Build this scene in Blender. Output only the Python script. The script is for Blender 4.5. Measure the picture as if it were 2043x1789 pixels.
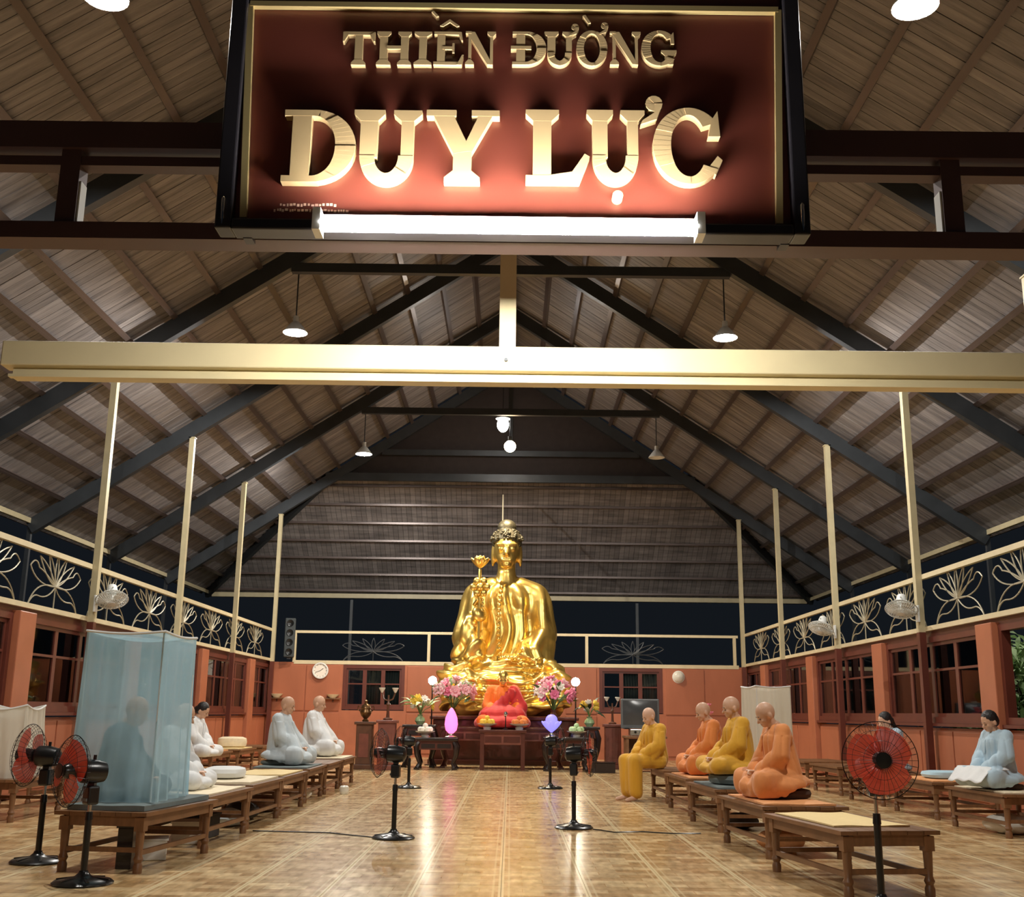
import bpy, bmesh, math, random
from mathutils import Vector, Matrix, Euler, noise
import numpy as np
random.seed(7)
PI = math.pi
SC = bpy.context.scene
C = SC.collection
for o in list(bpy.data.objects): bpy.data.objects.remove(o)

# ------------------------------------------------------------------ camera, world, exposure
cam_d = bpy.data.cameras.new('camera'); cam = bpy.data.objects.new('camera', cam_d); C.objects.link(cam)
cam.location = (0, 0, 1.2)
cam.rotation_euler = (math.radians(103.4845), math.radians(-0.6986), math.radians(-0.0886))
cam_d.sensor_fit = 'HORIZONTAL'; cam_d.sensor_width = 36.0
cam_d.lens = 36.0*2200/2043
cam_d.clip_end = 200
SC.camera = cam
w = bpy.data.worlds.new('night'); SC.world = w; w.use_nodes = True
bg = w.node_tree.nodes['Background']; bg.inputs[0].default_value = (0.35, 0.45, 0.6, 1); bg.inputs[1].default_value = 0.012
vs = SC.view_settings
vs.view_transform = 'Standard'; vs.look = 'None'; vs.gamma = 1; vs.use_curve_mapping = False
vs.exposure = 0.6
PENDANT_W = 620.0      # each hanging lamp
TUBE_E = 190.0           # fluorescent tube emission
ALTAR_E = 60.0          # emission of the two altar globes

# ------------------------------------------------------------------ helpers
def lin(r, g, b):
    f = lambda c: (c/255/12.92) if c/255 <= .04045 else ((c/255+.055)/1.055)**2.4
    return (f(r), f(g), f(b), 1)

def newmat(name):
    m = bpy.data.materials.new(name); m.use_nodes = True
    return m, m.node_tree.nodes, m.node_tree.links, m.node_tree.nodes['Principled BSDF']

MATS = {}
def pmat(name, col, rough=.6, metal=0, var=.12, scale=6, bump=.0, spec=.5, objvar=0.0, stretch=(1,1,1), coat=0, coords='Object', sheen=0):
    """principled material with noise colour variation, optional per-object variation and bump"""
    m, N, L, b = newmat(name)
    b.inputs['Roughness'].default_value = rough; b.inputs['Metallic'].default_value = metal
    b.inputs['Specular IOR Level'].default_value = spec; b.inputs['Coat Weight'].default_value = coat
    if sheen: b.inputs['Sheen Weight'].default_value = sheen
    tc = N.new('ShaderNodeTexCoord'); mp = N.new('ShaderNodeMapping'); mp.inputs['Scale'].default_value = stretch
    nz = N.new('ShaderNodeTexNoise'); nz.inputs['Scale'].default_value = scale; nz.inputs['Detail'].default_value = 5
    L.new(tc.outputs[coords], mp.inputs[0]); L.new(mp.outputs[0], nz.inputs['Vector'])
    hs = N.new('ShaderNodeHueSaturation'); hs.inputs['Color'].default_value = col
    mr = N.new('ShaderNodeMapRange'); mr.inputs['From Min'].default_value = .3; mr.inputs['From Max'].default_value = .7
    mr.inputs['To Min'].default_value = 1-var; mr.inputs['To Max'].default_value = 1+var
    L.new(nz.outputs['Fac'], mr.inputs['Value'])
    if objvar:
        oi = N.new('ShaderNodeObjectInfo'); ma = N.new('ShaderNodeMath'); ma.operation = 'MULTIPLY_ADD'
        ma.inputs[1].default_value = 2*objvar; ma.inputs[2].default_value = 1-objvar
        L.new(oi.outputs['Random'], ma.inputs[0])
        mu = N.new('ShaderNodeMath'); mu.operation = 'MULTIPLY'
        L.new(ma.outputs[0], mu.inputs[0]); L.new(mr.outputs[0], mu.inputs[1]); L.new(mu.outputs[0], hs.inputs['Value'])
    else: L.new(mr.outputs[0], hs.inputs['Value'])
    L.new(hs.outputs[0], b.inputs['Base Color'])
    if bump:
        bp = N.new('ShaderNodeBump'); bp.inputs['Strength'].default_value = bump; bp.inputs['Distance'].default_value = .02
        L.new(nz.outputs['Fac'], bp.inputs['Height']); L.new(bp.outputs[0], b.inputs['Normal'])
    MATS[name] = m
    return m

def emat(name, col, strength):
    m, N, L, b = newmat(name)
    b.inputs['Base Color'].default_value = col
    b.inputs['Emission Color'].default_value = col; b.inputs['Emission Strength'].default_value = strength
    MATS[name] = m; return m

def netmat(name, col, opacity):
    m, N, L, b = newmat(name)
    out = N['Material Output']; N.remove(b)
    d = N.new('ShaderNodeBsdfDiffuse'); d.inputs[0].default_value = col
    t = N.new('ShaderNodeBsdfTranslucent'); t.inputs[0].default_value = col
    a = N.new('ShaderNodeMixShader'); a.inputs[0].default_value = .45
    L.new(d.outputs[0], a.inputs[1]); L.new(t.outputs[0], a.inputs[2])
    tr = N.new('ShaderNodeBsdfTransparent'); mx = N.new('ShaderNodeMixShader')
    mx.inputs[0].default_value = opacity
    L.new(tr.outputs[0], mx.inputs[1]); L.new(a.outputs[0], mx.inputs[2]); L.new(mx.outputs[0], out.inputs[0])
    MATS[name] = m; return m

def glassmat(name, tint, gloss=.0):
    m, N, L, b = newmat(name); out = N['Material Output']; N.remove(b)
    tr = N.new('ShaderNodeBsdfTransparent'); tr.inputs[0].default_value = tint
    g = N.new('ShaderNodeBsdfGlossy'); g.inputs['Roughness'].default_value = .03
    fr = N.new('ShaderNodeFresnel'); fr.inputs[0].default_value = 1.5
    ad = N.new('ShaderNodeMath'); ad.operation = 'ADD'; ad.inputs[1].default_value = gloss*.3; L.new(fr.outputs[0], ad.inputs[0])
    mx = N.new('ShaderNodeMixShader'); L.new(ad.outputs[0], mx.inputs[0]); L.new(tr.outputs[0], mx.inputs[1]); L.new(g.outputs[0], mx.inputs[2])
    L.new(mx.outputs[0], out.inputs[0]); MATS[name] = m; return m

class MB:
    """collects simple shapes into one mesh"""
    def __init__(s): s.v = []; s.f = []; s.sm = []
    def add(s, vs, fs, smooth=False, M=None):
        n = len(s.v)
        s.v += [tuple(M @ Vector(p)) if M is not None else tuple(p) for p in vs]
        s.f += [tuple(i+n for i in f) for f in fs]; s.sm += [smooth]*len(fs); return s
    def box(s, c, d, M=None, rot=None):
        x, y, z = d[0]/2, d[1]/2, d[2]/2
        vs = [(a*x, b*y, e*z) for a in (-1,1) for b in (-1,1) for e in (-1,1)]
        T = Matrix.Translation(c)
        if rot: T = T @ Euler(rot).to_matrix().to_4x4()
        if M is not None: T = M @ T
        return s.add(vs, [(0,1,3,2),(4,6,7,5),(0,4,5,1),(2,3,7,6),(0,2,6,4),(1,5,7,3)], False, T)
    def bar(s, p0, p1, w, h):
        """rectangular bar, w sideways, h in the up-most direction"""
        p0 = Vector(p0); p1 = Vector(p1); d = p1-p0; L = d.length; d.normalize()
        up = Vector((0,0,1)) if abs(d.z) < .95 else Vector((0,1,0))
        sd = d.cross(up).normalized(); up = sd.cross(d)
        T = Matrix((sd, d, up)).transposed().to_4x4(); T.translation = (p0+p1)/2
        return s.box((0,0,0), (w, L, h), T)
    def lathe(s, prof, n=20, M=None, smooth=True, cap=True):
        vs = []; fs = []
        for r, z in prof:
            for k in range(n): vs.append((r*math.cos(2*PI*k/n), r*math.sin(2*PI*k/n), z))
        for j in range(len(prof)-1):
            for k in range(n):
                a = j*n+k; b = j*n+(k+1)%n; fs.append((a, b, b+n, a+n))
        if cap:
            if prof[0][0] > 1e-4: fs.append(tuple(range(n))[::-1])
            if prof[-1][0] > 1e-4: fs.append(tuple((len(prof)-1)*n+k for k in range(n)))
        return s.add(vs, fs, smooth, M)
    def cyl(s, p0, p1, r0, r1=None, n=12, smooth=True):
        r1 = r0 if r1 is None else r1
        p0 = Vector(p0); p1 = Vector(p1); d = p1-p0
        T = d.to_track_quat('Z', 'Y').to_matrix().to_4x4(); T.translation = p0
        return s.lathe([(r0, 0), (r1, d.length)], n, T, smooth)
    def tube(s, pts, r, n=6, closed=False):
        P = [Vector(p) for p in pts]; m = len(P); vs = []; fs = []
        prev = None
        for i in range(m):
            if closed: t = P[(i+1) % m]-P[i-1]
            else: t = P[min(i+1, m-1)]-P[max(i-1, 0)]
            t.normalize()
            if prev is None:
                a = Vector((0,0,1)) if abs(t.z) < .9 else Vector((1,0,0)); u = t.cross(a).normalized()
            else: u = (prev - t*prev.dot(t)).normalized()
            prev = u; v = t.cross(u); rr = r[i] if isinstance(r, (list, tuple)) else r
            for k in range(n): vs.append(P[i]+(u*math.cos(2*PI*k/n)+v*math.sin(2*PI*k/n))*rr)
        for i in range(m if closed else m-1):
            for k in range(n):
                a = i*n+k; b = i*n+(k+1) % n; c = ((i+1) % m)*n+(k+1) % n; d = ((i+1) % m)*n+k
                fs.append((a, b, c, d))
        if not closed: fs += [tuple(range(n))[::-1], tuple((m-1)*n+k for k in range(n))]
        return s.add(vs, fs, True)
    def ell(s, c, r, rot=(0,0,0), n=14, m=9):
        prof = [(math.sin(PI*j/m), -math.cos(PI*j/m)) for j in range(m+1)]; prof[0] = (1e-5, -1); prof[-1] = (1e-5, 1)
        T = Matrix.Translation(c) @ Euler(rot).to_matrix().to_4x4() @ Matrix.Diagonal((r[0], r[1], r[2], 1))
        return s.lathe(prof, n, T, True)
    def cap(s, p0, p1, r0, r1=None, n=14):
        """capsule with two radii"""
        r1 = r0 if r1 is None else r1
        p0 = Vector(p0); p1 = Vector(p1); d = p1-p0; L = max(d.length, 1e-4)
        T = d.to_track_quat('Z', 'Y').to_matrix().to_4x4(); T.translation = p0
        pr = [(max(r0*math.cos(a), 1e-5), r0*math.sin(a)) for a in [-PI/2+PI/2*j/5 for j in range(6)]]
        pr += [(max(r1*math.cos(a), 1e-5), L+r1*math.sin(a)) for a in [PI/2*j/5 for j in range(6)]]
        return s.lathe(pr, n, T, True, cap=False)
    def prism(s, poly, y0, y1):
        """polygon in x-z extruded along y"""
        n = len(poly); vs = [(x, y0, z) for x, z in poly]+[(x, y1, z) for x, z in poly]
        fs = [tuple(range(n)), tuple(range(2*n-1, n-1, -1))]+[(i, i+n, (i+1) % n+n, (i+1) % n) for i in range(n)]
        return s.add(vs, fs)
    def mesh(s, name, mat=None, sharp=40):
        me = bpy.data.meshes.new(name); me.from_pydata(s.v, [], s.f); me.update()
        me.polygons.foreach_set('use_smooth', s.sm)
        bm = bmesh.new(); bm.from_mesh(me); bmesh.ops.recalc_face_normals(bm, faces=bm.faces); bm.to_mesh(me); bm.free()
        if any(s.sm): me.set_sharp_from_angle(angle=math.radians(sharp))
        if mat: me.materials.append(MATS[mat])
        return me
    def build(s, name, mat, parent=None, loc=None, rot=None, bevel=0):
        return obj(name, s.mesh(name, mat), parent, loc, rot, bevel)

def obj(name, me, parent=None, loc=None, rot=None, bevel=0):
    o = bpy.data.objects.new(name, me); C.objects.link(o)
    if parent is not None: o.parent = parent
    if loc is not None: o.location = loc
    if rot is not None: o.rotation_euler = rot
    if bevel:
        b = o.modifiers.new('bevel', 'BEVEL'); b.width = bevel; b.segments = 2; b.limit_method = 'ANGLE'
    return o

def tag(o, label=None, cat=None, group=None, kind=None):
    if label: o['label'] = label
    if cat: o['category'] = cat
    if group: o['group'] = group
    if kind: o['kind'] = kind
    return o

def thing(name, loc=(0,0,0), rz=0, label=None, cat=None, group=None, kind=None):
    o = bpy.data.objects.new(name, None); C.objects.link(o); o.empty_display_size = .1
    o.location = loc; o.rotation_euler = (0, 0, rz)
    return tag(o, label, cat, group, kind)

def copy_tree(o, parent=None):
    kids = [k for k in bpy.data.objects if k.parent == o]
    c = o.copy(); C.objects.link(c); c.parent = parent
    for k in kids: copy_tree(k, c)
    return c

def struct(name, mb, mat, label=None, parent=None):
    o = mb.build(name, mat, parent)
    if parent is None: o['kind'] = 'structure'
    if label: o['label'] = label
    return o

def light(kind, name, parent, loc, watts, col=(1,1,1), size=.05, rot=None):
    d = bpy.data.lights.new(name, kind); d.energy = watts; d.color = col
    if kind == 'AREA': d.size = size
    else: d.shadow_soft_size = size
    o = bpy.data.objects.new(name, d); C.objects.link(o); o.parent = parent; o.location = loc
    if rot: o.rotation_euler = rot
    return o

WS = bpy.data.scenes.new('workshop')     # scratch scene, removed at the end
def spotlamp(parent, loc, watts, col):
    o = light('SPOT', 'lamp_light', parent, loc, watts, col, .08); o.data.spot_size = math.radians(150); o.data.spot_blend = .5; return o
def blob(name, mb, vox, mat, smooth=6, fold=None):
    """fuse overlapping closed shapes into one continuous skin"""
    o = bpy.data.objects.new('tmp', mb.mesh('tmp')); WS.collection.objects.link(o)
    r = o.modifiers.new('r', 'REMESH'); r.mode = 'VOXEL'; r.voxel_size = vox; r.use_smooth_shade = True
    if smooth:
        s = o.modifiers.new('s', 'SMOOTH'); s.factor = .5; s.iterations = smooth
    with bpy.context.temp_override(scene=WS, view_layer=WS.view_layers[0]):
        dg = bpy.context.evaluated_depsgraph_get()
        me = bpy.data.meshes.new_from_object(o.evaluated_get(dg)); me.name = name
    bpy.data.objects.remove(o)
    if fold:
        n = len(me.vertices); co = np.empty(n*3, np.float32); me.vertices.foreach_get('co', co); co = co.reshape(-1, 3)
        nr = np.empty(n*3, np.float32); me.vertex_normals.foreach_get('vector', nr); nr = nr.reshape(-1, 3)
        d = np.array([fold(Vector(p)) for p in co], np.float32)[:, None]
        me.vertices.foreach_set('co', (co+nr*d).ravel()); me.update()
    me.polygons.foreach_set('use_smooth', [True]*len(me.polygons)); me.update()
    me.materials.clear(); me.materials.append(MATS[mat])
    return me

# ------------------------------------------------------------------ materials
def board_mat():
    m, N, L, b = newmat('roof_board')
    b.inputs['Roughness'].default_value = .5
    tc = N.new('ShaderNodeTexCoord'); mp = N.new('ShaderNodeMapping'); mp.inputs['Scale'].default_value = (14, 1, 14)
    gp = N.new('ShaderNodeNewGeometry'); oi = N.new('ShaderNodeObjectInfo')
    vm = N.new('ShaderNodeVectorMath'); vm.operation = 'MULTIPLY'; vm.inputs[1].default_value = (.9, 9, .9)
    L.new(gp.outputs['Position'], vm.inputs[0])
    nz = N.new('ShaderNodeTexNoise'); nz.inputs['Scale'].default_value = 1.0; nz.inputs['Detail'].default_value = 6; nz.inputs['Roughness'].default_value = .65
    L.new(vm.outputs[0], nz.inputs['Vector'])
    cr = N.new('ShaderNodeValToRGB'); cr.color_ramp.elements[0].position = .3; cr.color_ramp.elements[0].color = lin(98, 94, 95)
    cr.color_ramp.elements[1].position = .72; cr.color_ramp.elements[1].color = lin(160, 153, 150)
    L.new(nz.outputs['Fac'], cr.inputs[0])
    hs = N.new('ShaderNodeHueSaturation'); ma = N.new('ShaderNodeMath'); ma.operation = 'MULTIPLY_ADD'; ma.inputs[1].default_value = .3; ma.inputs[2].default_value = .85
    L.new(oi.outputs['Random'], ma.inputs[0]); L.new(ma.outputs[0], hs.inputs['Value']); L.new(cr.outputs[0], hs.inputs['Color'])
    L.new(hs.outputs[0], b.inputs['Base Color']); MATS['roof_board'] = m
board_mat()

def tile_mat():
    m, N, L, b = newmat('floor_tile')
    gp = N.new('ShaderNodeNewGeometry')
    sp = N.new('ShaderNodeSeparateXYZ'); L.new(gp.outputs['Position'], sp.inputs[0])
    # printed parquet blocks
    mp = N.new('ShaderNodeMapping'); mp.inputs['Location'].default_value = (.05, 0, 0)
    L.new(gp.outputs['Position'], mp.inputs[0])
    br = N.new('ShaderNodeTexBrick'); br.inputs['Scale'].default_value = 1; br.inputs['Brick Width'].default_value = .30; br.inputs['Row Height'].default_value = .15
    br.inputs['Mortar Size'].default_value = .004; br.inputs['Color1'].default_value = lin(224, 196, 148); br.inputs['Color2'].default_value = lin(176, 140, 94)
    br.inputs['Mortar'].default_value = lin(190, 152, 104); br.inputs['Bias'].default_value = .1
    L.new(mp.outputs[0], br.inputs['Vector'])
    nz = N.new('ShaderNodeTexNoise'); nz.inputs['Scale'].default_value = 5; nz.inputs['Detail'].default_value = 6
    st = N.new('ShaderNodeVectorMath'); st.operation = 'MULTIPLY'; st.inputs[1].default_value = (3, 1, 1); L.new(gp.outputs['Position'], st.inputs[0]); L.new(st.outputs[0], nz.inputs['Vector'])
    hs = N.new('ShaderNodeHueSaturation'); mr = N.new('ShaderNodeMapRange'); mr.inputs['From Min'].default_value = .3; mr.inputs['From Max'].default_value = .7
    mr.inputs['To Min'].default_value = .74; mr.inputs['To Max'].default_value = 1.2
    L.new(nz.outputs['Fac'], mr.inputs[0]); L.new(mr.outputs[0], hs.inputs['Value']); L.new(br.outputs['Color'], hs.inputs['Color'])
    # printed border bands along each tile's long sides
    a = N.new('ShaderNodeMath'); a.operation = 'ADD'; a.inputs[1].default_value = 60.05; L.new(sp.outputs[0], a.inputs[0])
    md = N.new('ShaderNodeMath'); md.operation = 'PINGPONG'; md.inputs[1].default_value = .3; L.new(a.outputs[0], md.inputs[0])
    r1 = N.new('ShaderNodeValToRGB'); r1.color_ramp.interpolation = 'CONSTANT'
    e = r1.color_ramp.elements; e[0].position = 0; e[0].color = (1,1,1,1); e[1].position = .018/.3*.3; e[1].color = (0,0,0,1)
    e2 = e.new(.045); e2.color = (.5,.5,.5,1); e3 = e.new(.06); e3.color = (0,0,0,1)
    L.new(md.outputs[0], r1.inputs[0])
    mx = N.new('ShaderNodeMix'); mx.data_type = 'RGBA'; L.new(r1.outputs[0], mx.inputs[0]); L.new(hs.outputs[0], mx.inputs[6]); mx.inputs[7].default_value = lin(226, 205, 160)
    L.new(mx.outputs[2], b.inputs['Base Color'])
    b.inputs['Roughness'].default_value = .16; b.inputs['Specular IOR Level'].default_value = .55
    rn = N.new('ShaderNodeMapRange'); rn.inputs['To Min'].default_value = .15; rn.inputs['To Max'].default_value = .30; L.new(nz.outputs['Fac'], rn.inputs[0]); L.new(rn.outputs[0], b.inputs['Roughness'])
    bp = N.new('ShaderNodeBump'); bp.inputs['Strength'].default_value = .05; bp.inputs['Distance'].default_value = .01
    n2 = N.new('ShaderNodeTexNoise'); n2.inputs['Scale'].default_value = 2.2; n2.inputs['Detail'].default_value = 2; L.new(gp.outputs['Position'], n2.inputs['Vector'])
    L.new(n2.outputs['Fac'], bp.inputs['Height']); L.new(bp.outputs[0], b.inputs['Normal'])
    MATS['floor_tile'] = m
tile_mat()

pmat('grout', lin(120, 96, 66), .8)
pmat('ground', lin(45, 52, 40), .95, var=.4, scale=3)
pmat('terracotta', lin(170, 102, 72), .42, var=.08, scale=2.5, stretch=(1,1,.3))
pmat('terracotta_dark', lin(170, 102, 72), .45, var=.1, scale=3)
pmat('pilaster', lin(170, 102, 72), .4, var=.06, scale=3)
pmat('window_frame', lin(96, 46, 34), .4, var=.1, scale=5)
pmat('curtain', lin(62, 62, 60), .8, var=.15, scale=4)
pmat('rail', lin(214, 200, 164), .38, .0, var=.05)
pmat('post', lin(196, 184, 148), .4, .0, var=.06)
pmat('iron', lin(168, 160, 136), .45, .2, var=.08)
pmat('truss', lin(62, 66, 70), .42, .3, var=.12, scale=3)
pmat('truss_brown', lin(84, 62, 60), .4, .15, var=.1, scale=3)
pmat('purlin', lin(92, 80, 76), .34, .3, var=.08, scale=3)
pmat('roof_sheet', lin(52, 44, 42), .8)
pmat('cream_steel', lin(214, 200, 158), .4, var=.04)
pmat('white_steel', lin(225, 228, 226), .35, var=.03)
pmat('lacquer', lin(92, 44, 34), .35, var=.14, scale=2, coat=.15)
pmat('sign_frame', lin(34, 32, 36), .3, var=.1, coat=.2)
pmat('gold_trim', lin(206, 184, 128), .3, .65, var=.05)
pmat('gold_letter', lin(172, 148, 108), .45, .2, var=.05)
pmat('tiny_print', lin(200, 170, 150), .6)
pmat('gold', lin(236, 202, 112), .33, .9, var=.1, scale=2)
pmat('bronze_hair', lin(86, 80, 62), .45, .7, var=.15, scale=8, bump=.6)
pmat('bench_wood', lin(120, 84, 54), .42, var=.22, scale=5, stretch=(4,1,1), objvar=.12)
pmat('bench_dark', lin(92, 58, 38), .45, var=.2, scale=6, objvar=.1)
pmat('altar_wood', lin(86, 44, 36), .3, var=.2, scale=4, coat=.25)
pmat('altar_panel', lin(122, 70, 58), .35, var=.2, scale=5, coat=.2)
pmat('ebony', lin(40, 30, 28), .3, var=.2, coat=.3)
pmat('mat_straw', lin(232, 206, 146), .7, var=.1, scale=40, stretch=(1,8,1), bump=.1)
pmat('mat_pale', lin(236, 222, 190), .75, var=.06, scale=20)
pmat('mat_orange', lin(226, 160, 104), .75, var=.08, scale=20)
pmat('cushion_grey', lin(112, 124, 124), .8, var=.12, scale=8)
pmat('cushion_brown', lin(66, 44, 32), .85, var=.15)
pmat('cushion_white', lin(222, 224, 222), .8, var=.05)
pmat('blanket_blue', lin(176, 208, 222), .8, var=.08, scale=6)
pmat('skin', lin(206, 164, 136), .45, var=.05, scale=10, spec=.4)
pmat('skin_pale', lin(216, 176, 150), .45, var=.05, scale=10, spec=.4)
pmat('lip', lin(150, 88, 76), .5)
pmat('brow', lin(70, 56, 48), .7)
pmat('hair', lin(26, 22, 22), .5, var=.3, scale=30, bump=.4)
pmat('robe_orange', lin(222, 130, 58), .78, var=.08, scale=7, stretch=(1, 1, .3), bump=.55, sheen=.2)
pmat('robe_tan', lin(216, 138, 76), .78, var=.08, scale=7, stretch=(1, 1, .3), bump=.55, sheen=.2)
pmat('robe_yellow', lin(214, 160, 40), .78, var=.08, scale=7, stretch=(1, 1, .3), bump=.55, sheen=.2)
pmat('robe_grey', lin(196, 208, 214), .8, var=.06, scale=7, stretch=(1, 1, .3), bump=.55, sheen=.2)
pmat('robe_white', lin(222, 224, 224), .8, var=.05, scale=7, stretch=(1, 1, .3), bump=.55, sheen=.2)
pmat('robe_blue', lin(172, 196, 210), .8, var=.06, scale=7, stretch=(1, 1, .3), bump=.55, sheen=.2)
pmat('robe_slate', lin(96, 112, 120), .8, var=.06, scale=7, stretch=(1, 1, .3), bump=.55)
pmat('robe_red', lin(206, 44, 38), .7, var=.06, scale=7, stretch=(1, 1, .3), bump=.55, sheen=.2)
pmat('robe_flame', lin(250, 120, 24), .7, var=.05, scale=7, stretch=(1, 1, .3), bump=.55, sheen=.2)
pmat('trousers', lin(48, 40, 38), .85)
pmat('black_plastic', lin(20, 21, 22), .28, var=.1)
pmat('grey_plastic', lin(92, 96, 98), .4)
pmat('white_plastic', lin(226, 228, 224), .4, var=.02)
pmat('chrome', lin(200, 200, 200), .15, 1)
pmat('cage_wire', lin(40, 34, 34), .35, .5)
pmat('cage_white', lin(225, 226, 220), .4)
pmat('screen', lin(70, 72, 74), .16, var=.04)
pmat('silver', lin(190, 190, 180), .25, .8)
pmat('leaf', lin(86, 112, 56), .6, var=.25, scale=8)
pmat('leaf_pale', lin(186, 214, 160), .6, var=.25, scale=8)
pmat('leaf_dark', lin(40, 56, 34), .6, var=.25, scale=8)
pmat('petal_pink', lin(246, 190, 196), .6, var=.1, scale=12)
pmat('petal_rose', lin(232, 130, 160), .6, var=.1, scale=12)
pmat('petal_yellow', lin(232, 196, 70), .6, var=.1, scale=12)
pmat('petal_white', lin(242, 236, 222), .6, var=.05)
pmat('ceramic_green', lin(150, 176, 130), .25, var=.1)
pmat('ceramic_white', lin(224, 222, 210), .25, var=.04)
pmat('ceramic_brown', lin(96, 62, 46), .3, var=.2)
pmat('bronze', lin(112, 84, 54), .35, .8, var=.2)
pmat('clock_face', lin(240, 232, 220), .5, var=.02)
pmat('red_box', lin(170, 50, 46), .5)
pmat('paper', lin(230, 226, 214), .8, var=.06, scale=12)
pmat('dark_bag', lin(58, 52, 48), .8, var=.2)
pmat('speaker_cloth', lin(58, 64, 66), .8, var=.1, scale=30)
pmat('bark', lin(70, 56, 44), .9)
emat('tube_glow', (1, .97, .92, 1), TUBE_E)
emat('bulb_glow', (1, .97, .93, 1), 60)
emat('warm_glow', (1, .72, .42, 1), 40)
emat('altar_glow', (1, .9, .7, 1), ALTAR_E)
emat('pink_glow', (1, .16, .42, 1), 1.3)
emat('blue_glow', (.2, .18, .9, 1), 1.1)
netmat('net_blue', lin(196, 234, 250), .60)
netmat('net_white', lin(232, 228, 214), .80)
glassmat('pane', (.78, .84, .84, 1))
def bladem(name, col, mix):
    m, N, L, b = newmat(name); out = N['Material Output']
    b.inputs['Base Color'].default_value = col; b.inputs['Roughness'].default_value = .2
    tr = N.new('ShaderNodeBsdfTransparent'); tr.inputs[0].default_value = (1, .55, .5, 1)
    mx = N.new('ShaderNodeMixShader'); mx.inputs[0].default_value = mix
    L.new(tr.outputs[0], mx.inputs[1]); L.new(b.outputs[0], mx.inputs[2]); L.new(mx.outputs[0], out.inputs[0]); MATS[name] = m
bladem('blade_red', lin(226, 92, 72), .84)
bladem('blade_clear', lin(190, 120, 110), .5)

# ------------------------------------------------------------------ the hall: dimensions
XL, XR = -6.66, 6.50          # inner faces of the side walls
YB = 31.0                     # back wall
ZSILL, ZLOW, ZTOP = 1.10, 2.50, 3.36
TRUSS_Y = [-0.6, 3.9+4.5-4.5, 8.4, 12.9, 17.4, 21.9, 26.4, 30.9]
TRUSS_Y = [-0.6, 8.4, 12.9, 17.4, 21.9, 26.4, 30.9]
SL = .66                      # roof slope
XC = -.08
def zroof(x): return 6.83+(6.6-abs(x-XC))*SL
RIDGE = zroof(XC)
XE = 9.6                      # eave half width
YH0, ZH0 = 31.0, 7.70         # top of the back hip slope
def zhip(y): return ZH0-SL*(y-YH0)
YE = 35.4

# ground outside and floor slab
g = MB(); g.box((0, 16, -.16), (70, 80, .1)); struct('ground', g, 'ground', 'dark ground around the open-sided hall at night')
fl = MB(); fl.box((XC, 13.5, -.06), (XR-XL+.5, 37.0, .09)); floor = struct('floor', fl, 'grout', 'glossy wood-patterned tile floor')
TS = .6
cols = [(-.05+TS*k) for k in range(-11, 11)]; rows = [-4.8+TS*k for k in range(60)]
tl = []
for cx in cols:
    for cy in rows:
        x, y = cx+TS/2, cy+TS/2
        if x < XL+.25 or x > XR-.2 or y > YB: continue
        tl.append((x, y))
def in_view(x, y): return y > 6.6 and abs(x) < .475*y+.3
near = sorted([p for p in tl if in_view(*p)], key=lambda p: p[1])[:300]
nearset = set(near)
t = MB(); t.box((0, 0, -.007), (TS-.003, TS-.003, .014)); tile_me = t.mesh('floor_tile', 'floor_tile')
for (x, y) in near:
    o = obj('floor_tile', tile_me, floor, (x, y, 0), (random.gauss(0, .0011), random.gauss(0, .0007), 0))
t = MB()
for (x, y) in tl:
    if (x, y) in nearset: continue
    h = (TS-.003)/2; a, b2 = random.gauss(0, .0011), random.gauss(0, .0007)
    t.box((x, y, -.007), (2*h, 2*h, .014), rot=(a, b2, 0))
tag(t.build('floor_tiles_far', 'floor_tile', floor), kind='stuff')

# ------------------------------------------------------------------ roof
bl = MB(); bl.box((.5, 0, 0), (1, .142, .02)); board_me = bl.mesh('roof_board', 'roof_board')
ang = math.atan(SL)
for side, nm in ((-1, 'ceiling_left'), (1, 'ceiling_right')):
    sh = MB()
    p = lambda x, y, dz: (XC+side*x, y, zroof(XC+x)+dz)
    yk = lambda x: YH0 if x*SL < RIDGE-ZH0 else YH0+(x*SL-(RIDGE-ZH0))/SL
    xk = (RIDGE-ZH0)/SL
    outline = [(0, -4), (XE+.3, -4), (XE+.3, yk(XE+.3)), (xk, YH0), (0, YH0)]
    v0 = [p(x, y, .16) for x, y in outline]; v1 = [p(x, y, .22) for x, y in outline]; n = 5
    sh.add(v0+v1, [(0,1,2,3,4), (9,8,7,6,5)]+[(i, (i+1) % n, (i+1) % n+n, i+n) for i in range(n)])
    roof = struct(nm, sh, 'roof_sheet', 'dark timber-lined underside of the steep hall roof')
    y = -3.9; k = 0
    while y < yk(XE)-.2:
        x0 = 0.0 if y < YH0-.08 else max(xk, 0)+(y-YH0)+.1
        if y < YH0-.08: x0 = 0.02
        ln = (XE+.25-x0)/math.cos(ang)
        if ln > .3:
            o = obj('roof_board', board_me, roof, (XC+side*x0, y, zroof(XC+x0)+.13+random.uniform(-.004, .004)))
            o.scale = (ln, 1, 1)
            o.rotation_euler = (0, ang, 0) if side > 0 else (0, PI-ang, 0)
        y += .15; k += 1
    # purlins: channel sections running the length of the hall
    for k in range(13):
        x = .85+.68*k; y1 = min(yk(x), YE)-.1
        pm = MB()
        z = zroof(XC+x)+.055
        M = Matrix.Translation((XC+side*x, 0, z)) @ Euler((0, side*ang, 0)).to_matrix().to_4x4()
        pm.box((0, (y1-4)/2, 0), (.05, y1+4, .11), M)
        pm.box((-side*.045, (y1-4)/2, -.048), (.05, y1+4, .010), M)
        pm.build('purlin', 'purlin', roof)
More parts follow.
